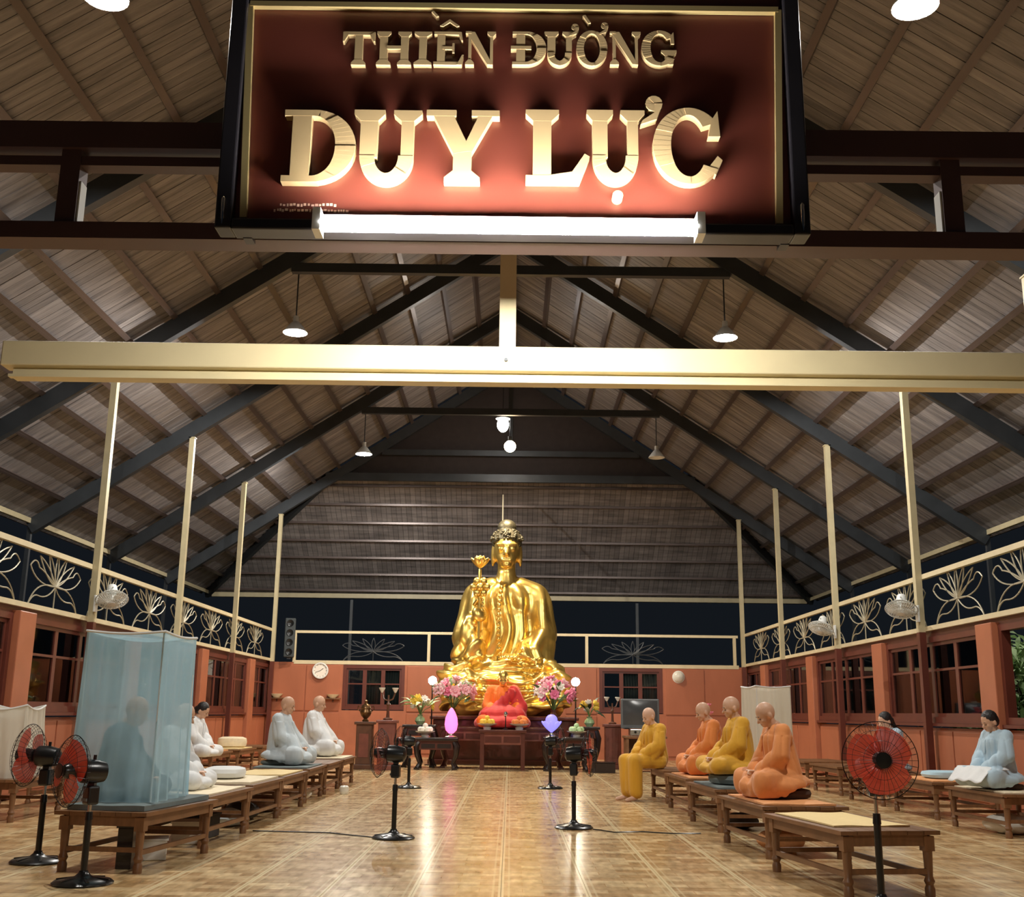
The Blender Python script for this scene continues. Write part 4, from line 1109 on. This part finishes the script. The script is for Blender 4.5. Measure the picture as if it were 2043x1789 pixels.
# ------------------------------------------------------------------ golden statue
st = thing('golden_statue', (-.14, 28.2, 0), -PI/2, 'giant golden seated statue holding a lotus stem, dark topknot', 'statue')
BZ = 1.40
m = MB()
V = lambda x, y, z: (-y, x, z+BZ)      # statue drawn facing -y in photo axes, stored facing +x
m.ell(V(0, -.25, .40), (1.20, 1.72, .50), n=28, m=16); m.ell(V(0, -.2, .02), (1.25, 1.66, .42), n=28, m=16); m.ell(V(0, -.1, .75), (.95, 1.45, .5), n=28, m=16)
for s in (-1, 1):
    m.cap(V(s*.35, -.1, .75), V(s*1.32, -.75, .58), .52, .40); m.cap(V(s*1.25, -.85, .45), V(-s*.45, -1.25, .42), .34, .28)
m.cap(V(0, .05, .7), V(0, .02, 2.0), .80, .68); m.ell(V(0, .0, 2.45), (.52, .82, .68), n=24, m=14); m.cap(V(0, .02, 2.7), V(0, -.02, 3.2), .42, .27)
for s in (-1, 1):
    m.cap(V(s*.35, .05, 2.85), V(s*.74, .06, 2.72), .34, .34)
m.cap(V(.78, .05, 2.70), V(1.02, -.10, 1.65), .34, .36); m.cap(V(1.02, -.12, 1.65), V(.38, -.86, 1.12), .34, .22); m.cap(V(1.0, -.2, 1.5), V(1.02, -.4, .95), .36, .30); m.cap(V(.6, -.7, 1.2), V(.7, -.8, .9), .30, .28)
m.cap(V(-.78, .05, 2.70), V(-1.04, -.16, 1.72), .34, .36); m.cap(V(-1.04, -.2, 1.72), V(-.72, -.72, 2.15), .30, .19); m.cap(V(-1.05, -.2, 1.6), V(-1.02, -.4, .95), .38, .34); m.cap(V(-.95, -.5, 1.8), V(-.75, -.75, 1.2), .26, .26)
m.cap(V(0, .0, 3.1), V(0, -.03, 3.55), .25, .24)
m.ell(V(0, -.06, 3.86), (.40, .35, .48), n=20, m=14); m.ell(V(0, -.20, 3.66), (.26, .27, .30), n=16, m=10)
m.cap(V(0, -.44, 3.92), V(0, -.50, 3.72), .045, .07); m.cap(V(-.10, -.42, 3.56), V(.10, -.42, 3.56), .05, .05); m.ell(V(0, -.38, 3.44), (.09, .12, .08))
for s in (-1, 1):
    m.cap(V(s*.24, -.38, 3.97), V(s*.07, -.45, 3.96), .045, .05); m.ell(V(s*.37, .02, 3.72), (.11, .06, .30)); m.ell(V(s*.14, -.39, 3.84), (.07, .10, .05))
def sfold(p):
    z = p.z-BZ
    if z > 3.0: return 0
    th = math.atan2(p.x, p.y)
    a = .055*math.sin(11*th+7*noise.noise(p*.9)+ (3.2*z if z < 1.1 else 1.2*z))
    a += .05*noise.noise(Vector((p.x*2.5, p.y*2.5, p.z*1.6)))
    if z < 1.0: a += .06*math.sin(9*z*3+4*noise.noise(p*1.3)+3*th)
    return a*(1.0 if z < 2.6 else (3.0-z)/.4)
fg = blob('figure', m, .035, 'gold', 2, sfold)
for v in fg.vertices: v.co.z = max(v.co.z, BZ-.275); v.co.y *= .95
obj('figure', fg, st)
m = MB()
for s in (-1, 1):
    for i in range(4):   # fingers of the resting and raised hands
        m.cap(V(.30-.09*i, -.98, 1.16), V(.26-.09*i, -1.2, 1.10), .055, .045) if s > 0 else m.cap(V(-.70+.02*i, -.76, 2.22+.09*i), V(-.58, -.88, 2.24+.09*i), .05, .042)
m.cap(V(.36, -.95, 1.2), V(.40, -1.1, 1.3), .055, .045); m.cap(V(-.78, -.76, 2.4), V(-.70, -.9, 2.5), .05, .042)
obj('fingers', blob('fingers', m, .018, 'gold', 2), st)
# hair: snail-curl cap and topknot
m = MB(); m.ell(V(0, .03, 4.10), (.42, .40, .34), n=22, m=14); m.ell(V(0, .12, 3.9), (.36, .385, .42), n=20, m=12); m.ell(V(0, .04, 4.46), (.25, .25, .22), n=18, m=12)
hm = blob('hair', m, .03, 'bronze_hair', 3)
for v in hm.vertices:
    if v.co.z-BZ < 4.02 and v.co.x > .16: v.co.x = .10
obj('hair_cap', hm, st)
m = MB(); random.seed(5)
for k in range(150):
    a = random.uniform(0, 2*PI); h = random.uniform(0, 1); rr = math.sqrt(1-h*h)
    m.ell(V(.41*rr*math.sin(a), .03-.43*rr*math.cos(a), 4.10+.33*h), (.04, .04, .035), n=7, m=5)
tag(m.build('hair_curls', 'bronze_hair', st), kind='stuff')
m = MB(); m.tube([V(-.66, -.84, 1.5), V(-.66, -.86, 2.3), V(-.66, -.80, 2.9), V(-.66, -.66, 3.28)], .04, 8); stem = m.build('lotus_stem', 'gold', st)
m = MB()
for ring, (n, tilt, ln) in enumerate(((6, .35, .30), (8, .8, .32))):
    for k in range(n):
        a = 2*PI*k/n+ring*.3; d = Vector((math.cos(a)*math.sin(tilt), math.sin(a)*math.sin(tilt), math.cos(tilt)))
        c = Vector(V(-.66, -.66, 3.33))+d*ln*.5; q = d.to_track_quat('Z', 'Y').to_euler(); m.ell(c, (.09, .05, ln*.55), q, 10, 7)
m.build('lotus_flower', 'gold', st)
m = MB()
for k in range(6):
    a = 2*PI*k/6; m.ell((Vector(V(-.64, -.90, 2.82))+Vector((.0, math.cos(a)*.16, math.sin(a)*.16))), (.08, .10, .10), n=10, m=7)
m.ell(V(-.64, -.94, 2.82), (.1, .1, .1)); m.build('lotus_bud_cluster', 'gold', st)
for k in range(16):
    t = k/15; m = MB(); m.ell((0, 0, 0), (.055, .055, .055), n=10, m=7)
    if k == 0: bead = m.mesh('bead', 'gold')
    z = 2.85-1.75*t; o = obj('bead', bead, st, V(-.12-.06*math.sin(PI*t), -.53-.20*math.sin(PI*min(1, t*1.2))-.25*t, z))
# draped plinth carrying the statue
pl = thing('statue_plinth', (-.14, 28.2, 0), 0, 'dark red plinth under the golden statue', 'plinth')
m = MB(); m.box((0, .1, .55), (3.4, 2.5, 1.0)); m.build('plinth_body', 'altar_wood', pl, bevel=.03)
m = MB(); m.box((0, .1, 1.075), (3.55, 2.65, .08)); m.build('plinth_top', 'altar_wood', pl, bevel=.02)
m = MB(); m.box((0, .1, .06), (3.6, 2.7, .12)); m.build('plinth_foot', 'altar_wood', pl, bevel=.02)

# ------------------------------------------------------------------ altar tables
def altar_table(x0, x1, y0, y1, h, label, mat='altar_wood', panel='altar_panel', curved=True, name='altar_table', ph=.16):
    r = thing(name, ((x0+x1)/2, (y0+y1)/2, 0), 0, label, 'table')
    lx, ly = x1-x0, y1-y0
    m = MB(); m.box((0, 0, h-.03), (lx, ly, .06)); m.build('table_top', mat, r, bevel=.012)
    m = MB(); m.box((0, 0, h-.075), (lx-.08, ly-.08, .03)); m.build('top_moulding', panel, r)
    for s in (-1, 1):
        m = MB(); m.box((0, s*(ly/2-.07), h-.09-ph/2), (lx-.2, .03, ph)); a = m.build('apron', panel, r, bevel=.006)
        n = max(2, round(lx/.45))
        for k in range(n):
            w = (lx-.24)/n; m = MB(); m.box((-lx/2+.12+w*(k+.5), s*(ly/2-.05), h-.09-ph/2), (w-.05, .014, ph*.55)); m.build('carved_panel', mat, a)
        m = MB(); m.box((s*(lx/2-.07), 0, h-.09-ph/2), (.03, ly-.2, ph)); m.build('apron', panel, r)
    for sx in (-1, 1):
        for sy in (-1, 1):
            m = MB(); x, y = sx*(lx/2-.08), sy*(ly/2-.08)
            if curved:
                pts = [(x, y, h-.09), (x+sx*.05, y+sy*.03, h*.72), (x+sx*.03, y+sy*.02, h*.45), (x-sx*.03, y-sy*.02, h*.2), (x+sx*.02, y+sy*.02, .03)]
                m.tube(pts, [.055, .062, .048, .04, .05], 8); m.box((x+sx*.02, y+sy*.02, .02), (.12, .12, .04))
            else: m.box((x, y, (h-.06)/2), (.085, .085, h-.06))
            m.build('leg', mat, r, bevel=.0)
    return r
altar_table(-1.55, 1.20, 25.35, 26.2, .88, 'long dark red altar table carrying the robed figure', ph=.2)
altar_table(-.68, .36, 24.55, 25.15, .84, 'dark red offering table with recessed front before the robed figure', curved=False, ph=.22)
altar_table(-2.05, -1.12, 24.5, 25.2, .66, 'dark side table with curved legs under the pink lamp', mat='ebony', panel='altar_wood')
altar_table(.72, 1.72, 24.5, 25.2, .70, 'dark side table with curved legs under the blue lamp', mat='ebony', panel='altar_wood')
altar_table(-2.42, -1.67, 25.5, 26.2, .92, 'small dark altar stand under the yellow flowers', mat='ebony', panel='altar_wood')
altar_table(1.36, 2.02, 25.5, 26.2, .92, 'small dark altar stand under the green fruit plate', mat='ebony', panel='altar_wood')
m = MB(); m.prism([(-.42, .10), (.1, .10), (.1, .40), (-.42, .40)], 24.75, 24.95); 
# ------------------------------------------------------------------ robed figure on the altar
rf = thing('robed_figure', (-.17, 25.8, .882), -PI/2, 'seated figure wrapped in flame orange and red robes before the golden statue', 'statue'); rf.scale = (1.52, 1.52, 1.52)
bme, Mh = body_mesh('lotus', .18, .03)
o = obj('body', bme, rf); o.material_slots[0].link = 'OBJECT'; o.material_slots[0].material = MATS['gold']
o = obj('robe', robe_mesh('lotus', .03, 'drape', 'robe_flame'), rf); o.material_slots[0].link = 'OBJECT'; o.material_slots[0].material = MATS['robe_flame']
face_parts(rf, Mh, 'skin')
m = MB(); P = pose_points('lotus', .03)
m.ell((.12, 0, .06), (.40, .42, .16), n=24, m=14); m.ell((.13, 0, .17), (.29, .36, .17), n=22, m=12)
m.cap((.02, .165, .53), (.06, .24, .30), .088, .12); m.cap((.06, .26, .30), (.20, .20, .16), .11, .10); m.cap((-.07, .13, .49), (-.06, -.16, .22), .11, .12)
m.cap((.11, .13, .50), (.20, -.12, .24), .075, .08)
sw = blob('shawl', m, .012, 'robe_red', 4, lambda p: .008*math.sin(14*math.atan2(p.y, p.x)+8*p.z))
for v in sw.vertices: v.co.z = max(v.co.z, .002)
obj('shawl', sw, rf)
mc = thing('microphone', (-.10, 24.85, .842), 0, 'small microphone with a red light on the offering table', 'microphone')
m = MB(); m.lathe([(.06, 0), (.06, .02), (.015, .03), (.01, .28)], 14); m.build('stand', 'black_plastic', mc)
m = MB(); m.ell((0, 0, .33), (.045, .045, .06)); m.build('head', 'chrome', mc)

# ------------------------------------------------------------------ flowers, vases, lamps and offerings
def rosette(mat, r):
    m = MB()
    for ring, (n, tilt, k) in enumerate(((5, .3, .7), (7, .9, 1.0))):
        for i in range(n):
            a = 2*PI*i/n+ring*.4; d = Vector((math.cos(a)*math.sin(tilt), math.sin(a)*math.sin(tilt), math.cos(tilt)))
            m.ell(d*r*.5*k, (r*.30, r*.14, r*.52*k), d.to_track_quat('Z', 'Y').to_euler(), 7, 5)
    return m.mesh('blossom', mat)
BL = {k: rosette(k, r) for k, r in (('petal_pink', .17), ('petal_rose', .15), ('petal_yellow', .15), ('petal_white', .14))}
lf = MB(); lf.add([(0,0,0), (.09,.06,.03), (.24,.05,.02), (.38,0,-.05), (.24,-.05,.02), (.09,-.06,.03), (.2,0,.05)], [(0,1,6), (1,2,6), (2,3,6), (3,4,6), (4,5,6), (5,0,6)], True)
LEAF = {k: lf.mesh('leaf', k) for k in ('leaf', 'leaf_dark', 'leaf_pale')}
def bouquet(x, y, z, R, vase_h, nb, mats, vmat, label, leaf='leaf', seed=1, squash=.75):
    random.seed(seed)
    r = thing('flower_vase', (x, y, z), 0, label, 'flowers')
    m = MB(); h = vase_h; m.lathe([(.07, 0), (.08, .02), (.12, h*.35), (.10, h*.65), (.05, h*.85), (.07, h), (.06, h), (.04, h*.85)], 18); m.build('vase', vmat, r)
    c = Vector((0, 0, vase_h+R*.75))
    m = MB()
    for k in range(nb):
        a = random.uniform(0, 2*PI); e = random.uniform(-.25, 1); q = math.sqrt(1-min(1, e*e)); d = Vector((math.cos(a)*q, math.sin(a)*q, e*squash))
        p = c+d*R*random.uniform(.75, 1.0)
        o = obj('blossom', BL[random.choice(mats)], r, p, d.to_track_quat('Z', 'Y').to_euler()); o.scale = (1,)*3 if R > .3 else (.8,)*3
        m.tube([(0, 0, vase_h*.9), tuple((c+p)*.5*.8), tuple(p)], .008, 4)
    m.build('stems', 'leaf', r)
    for k in range(nb//2+4):
        a = random.uniform(0, 2*PI); p = c+Vector((math.cos(a), math.sin(a), random.uniform(-.7, .7)))*R*.7
        o = obj('leaf', LEAF[leaf], r, p, (random.uniform(-.5, .5), random.uniform(-.9, .4), a)); o.scale = (.8,)*3
bouquet(-1.30, 25.75, .882, .44, .40, 26, ['petal_pink', 'petal_pink', 'petal_rose', 'petal_white'], 'ceramic_brown', 'large pale pink bouquet in a brown vase on the blue net side', seed=11)
bouquet(.98, 25.75, .882, .44, .40, 26, ['petal_pink', 'petal_rose', 'petal_rose', 'petal_white'], 'ceramic_brown', 'large rose pink bouquet in a brown vase on the television side', seed=12)
bouquet(-2.05, 25.85, .922, .26, .22, 12, ['petal_yellow', 'petal_white'], 'ceramic_green', 'yellow flowers in a green vase on the small altar stand', 'leaf_pale', 13)
bouquet(1.80, 25.8, .922, .22, .22, 7, ['petal_yellow', 'petal_white'], 'ceramic_green', 'mostly green leafy arrangement in a green vase beside the blue lamp', 'leaf_dark', 14)
def fruit_plate(x, y, z, mat, label, n=7, seed=1):
    random.seed(seed); r = thing('fruit_plate', (x, y, z), 0, label, 'plate')
    m = MB(); m.lathe([(.08, 0), (.09, .05), (.05, .07), (.20, .11), (.22, .13), (.2, .125), (.04, .085)], 22); m.build('plate', 'ceramic_white', r)
    for k in range(n):
        a = 2*PI*k/(n-1) if k < n-1 else 0; rr = .11 if k < n-1 else 0
        m = MB(); m.ell((rr*math.cos(a), rr*math.sin(a), .17 if k < n-1 else .245), (.06, .06, .058), n=12, m=8); m.build('fruit', mat, r)
fruit_plate(-1.85, 24.85, .662, 'petal_white', 'plate of pale fruit on the side table by the pink lamp', seed=1)
fruit_plate(1.45, 24.8, .702, 'leaf_pale', 'plate of pale green fruit on the side table by the blue lamp', seed=2)
fruit_plate(-.5, 24.85, .842, 'petal_yellow', 'plate of yellow fruit on the offering table', seed=3)
fruit_plate(.2, 24.85, .842, 'robe_orange', 'plate of orange fruit on the offering table', seed=4)
def lotus_lamp(x, y, z, mat, label, shape):
    r = thing('altar_lamp', (x, y, z), 0, label, 'lamp')
    m = MB(); m.lathe([(.13, 0), (.14, .02), (.05, .05), (.04, .09)], 18); m.build('foot', 'silver', r)
    m = MB()
    if shape == 'bud': m.lathe([(.05, .09), (.12, .16), (.145, .28), (.13, .42), (.08, .54), (.03, .62), (.001, .64)], 20)
    else:
        for k in range(8):
            a = 2*PI*k/8; d = Vector((math.cos(a)*.7, math.sin(a)*.7, .7)); m.ell(Vector((0, 0, .12))+d*.14, (.07, .04, .17), d.to_track_quat('Z', 'Y').to_euler(), 9, 7)
        m.ell((0, 0, .36), (.13, .13, .12), n=16, m=10)
    m.build('glass_shade', mat, r)
lotus_lamp(-1.28, 24.72, .662, 'pink_glow', 'glowing pink bud-shaped lamp on a dark side table', 'bud')
lotus_lamp(.90, 24.72, .702, 'blue_glow', 'glowing blue lotus lamp on a dark side table', 'lotus')
def altar_spot(x, y, z, label):
    r = thing('spot_lamp', (x, y, 0), 0, label, 'lamp')
    m = MB(); m.lathe([(.14, 0), (.14, .02), (.02, .04), (.016, z-.08)], 14); m.build('stand', 'black_plastic', r)
    m = MB(); m.ell((0, 0, z), (.10, .10, .10), n=16, m=10); m.build('globe', 'altar_glow', r)
altar_spot(-1.84, 26.55, 1.92, 'bright globe lamp at the statue knee by the yellow flowers')
altar_spot(1.53, 26.55, 1.93, 'bright globe lamp at the statue knee on the television side')

# pedestals beside the altar
def pedestal(x, y, h, w, mat, label):
    r = thing('pedestal', (x, y, 0), 0, label, 'pedestal')
    m = MB(); m.box((0, 0, .05), (w+.08, w+.08, .10)); m.build('foot', mat, r, bevel=.01)
    m = MB(); m.box((0, 0, h/2+.02), (w, w, h-.16)); m.build('column', mat, r, bevel=.01)
    m = MB(); m.box((0, 0, h-.03), (w+.08, w+.08, .06)); m.build('top', mat, r, bevel=.01)
    m = MB(); m.box((0, -w/2-.004, h/2), (w*.6, .012, h*.5)); m.build('front_panel', 'altar_panel', r)
def urn(x, y, z, s, label, mat='bronze', ears=True):
    r = thing('incense_urn', (x, y, z), 0, label, 'urn')
    m = MB(); m.lathe([(a*s, b*s) for a, b in ((.08, 0), (.10, .03), (.05, .08), (.13, .16), (.17, .26), (.14, .34), (.16, .37), (.13, .37))], 20); m.build('bowl', mat, r)
    for sx in (-1, 1):
        m = MB(); m.tube([(sx*.15*s, 0, .28*s), (sx*.24*s, 0, .34*s), (sx*.22*s, 0, .44*s), (sx*.16*s, 0, .40*s)], .016*s, 6); m.build('handle', mat, r)
    m = MB(); m.lathe([(a*s, b*s) for a, b in ((.15, .37), (.12, .45), (.05, .50), (.04, .54), (.055, .58), (.001, .62))], 18); m.build('lid', mat, r)
def crane(x, y, z, s, label):
    r = thing('crane_candlestick', (x, y, z), 0, label, 'candlestick')
    m = MB(); m.lathe([(.10*s, 0), (.11*s, .03*s), (.04*s, .06*s), (.025*s, .30*s), (.05*s, .34*s), (.02*s, .40*s), (.02*s, .55*s)], 16); m.build('stem', 'ceramic_brown', r)
    for sx in (-1, 1):
        m = MB(); m.tube([(0, 0, .42*s), (sx*.10*s, 0, .46*s), (sx*.15*s, 0, .60*s)], .018*s, 6); a = m.build('arm', 'ceramic_brown', r)
        m = MB(); m.lathe([(.02*s, .60*s), (.075*s, .70*s), (.07*s, .71*s), (.001, .64*s)], 14, Matrix.Translation((sx*.15*s, 0, 0))); m.build('cup', 'ceramic_white', a)
pedestal(-3.12, 24.5, .98, .34, 'bench_dark', 'dark square pedestal beside the altar carrying a bronze urn')
pedestal(-2.62, 24.3, 1.02, .36, 'altar_panel', 'reddish square pedestal beside the altar with the two-cup candlestick')
urn(-3.12, 24.5, .982, .75, 'bronze lidded urn on the dark pedestal')
crane(-2.62, 24.3, 1.022, .95, 'two-armed candlestick with white cups on the reddish pedestal')
pedestal(2.34, 25.98, .98, .36, 'altar_panel', 'reddish square pedestal between the altar and the television')
crane(2.34, 25.98, .982, .85, 'two-armed candlestick with white cups beside the television')
m = MB(); m.box((0, 0, .10), (.5, .4, .20)); r = thing('floor_box', (1.95, 24.2, .002), .1, 'dark box on the floor beside the altar', 'box'); m.build('box_body', 'ebony', r, bevel=.01); m = MB(); m.box((0, 0, .21), (.52, .42, .02)); m.build('lid', 'ebony', r)

# television on its cabinet
tc = thing('television_cabinet', (2.95, 25.0, 0), 0, 'wooden cabinet with an open front under the television', 'cabinet')
m = MB()
for sx in (-1, 1): m = MB(); m.box((sx*.40, 0, .35), (.06, .55, .70)); m.build('side_panel', 'bench_wood', tc)
m = MB(); m.box((0, 0, .72), (.92, .6, .05)); m.build('cabinet_top', 'bench_wood', tc, bevel=.008)
m = MB(); m.box((0, .25, .35), (.74, .03, .66)); m.build('back_panel', 'bench_dark', tc)
m = MB(); m.box((0, 0, .06), (.74, .5, .04)); m.build('shelf', 'bench_wood', tc)
am = thing('amplifier', (2.93, 25.0, .747), 0, 'silver amplifier unit under the television', 'amplifier')
m = MB(); m.box((0, 0, .075), (.62, .42, .13)); m.build('case', 'silver', am, bevel=.01)
for k in range(3): m = MB(); m.cyl((-.2+.12*k, -.21, .08), (-.2+.12*k, -.235, .08), .025, n=14); m.build('knob', 'black_plastic', am)
tv = thing('television', (2.86, 25.0, .888), 0, 'grey box television on the amplifier beside the monk in yellow', 'television')
m = MB(); m.box((0, 0, .33), (.84, .12, .64)); m.build('front_shell', 'grey_plastic', tv, bevel=.02)
m = MB(); m.prism([(-.36, .06), (.36, .06), (.28, .54), (-.28, .54)], .06, .42); m.build('tube_housing', 'grey_plastic', tv)
m = MB(); vs = []; g = 12
for i in range(g+1):
    for j in range(g+1):
        u, v = i/g*2-1, j/g*2-1; vs.append((u*.38, -.062-.03*(1-u*u)*(1-v*v), .35+v*.26))
m.add(vs, [(i*(g+1)+j, (i+1)*(g+1)+j, (i+1)*(g+1)+j+1, i*(g+1)+j+1) for i in range(g) for j in range(g)], True); m.build('screen', 'screen', tv)
for sx in (-1, 1): m = MB(); m.box((sx*.3, 0, .01), (.1, .3, .02)); m.build('foot', 'black_plastic', tv)

# wall clock, column speaker, small wall things
ck = thing('wall_clock', (-5.24, YB-.02, 2.27), 0, 'round white clock on the terracotta back wall', 'clock')
RX = Matrix.Rotation(PI/2, 4, 'X')
m = MB(); m.lathe([(.20, .0), (.22, .01), (.22, .05), (.19, .055), (.19, .03)], 32, RX, cap=False); m.build('rim', 'white_plastic', ck)
m = MB(); m.lathe([(.192, .01), (.192, .03)], 32, RX); m.build('dial', 'clock_face', ck)
for a, ln, wd in ((.9, .10, .012), (-1.9, .15, .008)):
    m = MB(); m.box((math.sin(a)*ln/2, -.036, math.cos(a)*ln/2), (wd, .004, ln), rot=(0, a, 0)); m.build('clock_hand', 'black_plastic', ck)
for k in range(12):
    a = k*PI/6; m = MB(); m.box((math.sin(a)*.165, -.033, math.cos(a)*.165), (.008, .004, .028), rot=(0, a, 0)); m.build('hour_mark', 'black_plastic', ck)
sp = thing('column_speaker', (-6.12, YB-.12, 2.60), .15, 'tall grey column loudspeaker in the back corner above the wall', 'speaker')
m = MB(); m.box((0, 0, .55), (.28, .22, 1.06)); m.build('cabinet', 'speaker_cloth', sp, bevel=.02)
for k in range(4): m = MB(); m.lathe([(.001, .0), (.06, .01), (.085, .02), (.095, .0)], 20, Matrix.Translation((0, -.112, .16+.26*k)) @ RX); m.build('driver', 'black_plastic', sp)
m = MB(); m.box((0, .05, .0), (.1, .1, .06)); m.build('bracket', 'truss', sp)
for x, lab in ((-6.40, 'small shelf with a pale bowl on the back wall in the corner'), (-4.86, 'small shelf with a pale bowl beside the back window')):
    r = thing('wall_shelf', (x, YB-.09, 1.52), 0, lab, 'shelf'); m = MB(); m.box((0, 0, 0), (.42, .18, .03)); m.build('board', 'bench_wood', r)
    m = MB(); m.box((0, .07, -.05), (.03, .03, .08)); m.build('bracket', 'bench_dark', r)
    b = MB(); b.lathe([(.08, 0), (.09, .015), (.17, .09), (.175, .10), (.16, .095), (.07, .02)], 20); tag(b.build('bowl', 'mat_pale', None, (x, YB-.09, 1.536)), 'pale shallow bowl on the small shelf %s' % ('in the back corner' if x < -6 else 'beside the back window'), 'bowl')
r = thing('wall_lamp', (4.62, YB-.0, 2.22), 0, 'small white dome lamp on the back wall above the seated monk in yellow', 'lamp')
m = MB(); m.lathe([(.16, 0), (.15, .05), (.09, .10), (.001, .12)], 20, RX); m.build('dome', 'ceramic_white', r); m = MB(); m.lathe([(.17, -.005), (.17, .012)], 20, RX); m.build('mount', 'white_plastic', r)

# bedding and things at the back right
bundle('cloth_bag', 3.6, 21.0, .0, (.3, .3, .3), 'leaf_dark', 'dark green bag on the floor behind the seated monks', 'bag', 12)
pr = thing('flower_stand', (3.9, 22.4, 0), 0, 'slim stand with a small pink flower by the back wall', 'stand')
m = MB(); m.lathe([(.14, 0), (.14, .02), (.02, .05), (.02, .95), (.09, 1.0)], 14); m.build('stand', 'bench_dark', pr)
m = MB(); m.lathe([(.05, 1.0), (.07, 1.08), (.03, 1.16)], 14); m.build('vase', 'ceramic_white', pr)
for k in range(4): o = obj('blossom', BL['petal_rose'], pr, (.05*math.cos(k*1.6), .05*math.sin(k*1.6), 1.22+.05*k)); o.scale = (.6,)*3

# garden foliage outside the first window bays
def shrub(x, y, R, H, n, mats, label, seed):
    random.seed(seed); r = thing('garden_shrub', (x, y, -.11), 0, label, 'shrub')
    m = MB()
    for k in range(9):
        a = random.uniform(0, 2*PI); q = random.uniform(.2, .9)*R
        m.tube([(0, 0, 0), (q*.3*math.cos(a), q*.3*math.sin(a), H*.4), (q*math.cos(a), q*math.sin(a), H*random.uniform(.7, 1))], [.05, .03, .01], 5)
    m.build('branches', 'bark', r)
    for mt in mats:
        m = MB()
        for k in range(n//len(mats)):
            a = random.uniform(0, 2*PI); q = R*math.sqrt(random.random()); z = H*random.uniform(.12, 1.05)
            T = Matrix.Translation((q*math.cos(a), q*math.sin(a), z)) @ Euler((random.uniform(-.8, .8), random.uniform(-.6, 1.2), random.uniform(0, 6.3))).to_matrix().to_4x4()
            m.add([(0,0,0), (.10,.05,.02), (.24,0,-.04), (.10,-.05,.02)], [(0,1,3), (1,2,3)], True, T)
        tag(m.build('foliage', mt, r), kind='stuff')
shrub(8.35, 18.3, 1.15, 2.5, 2400, ['leaf_pale', 'leaf_pale', 'leaf'], 'pale green leafy shrub outside the window past the short-haired person', 21)
shrub(7.75, 15.2, .8, 1.4, 900, ['leaf_pale', 'leaf'], 'leafy shrub outside the window nearest the doorway on the garden side', 22)
shrub(-9.2, 15.8, 1.3, 2.0, 1000, ['leaf_dark', 'leaf'], 'dark low shrub outside the windows on the blue net side', 23)

bpy.data.scenes.remove(WS)
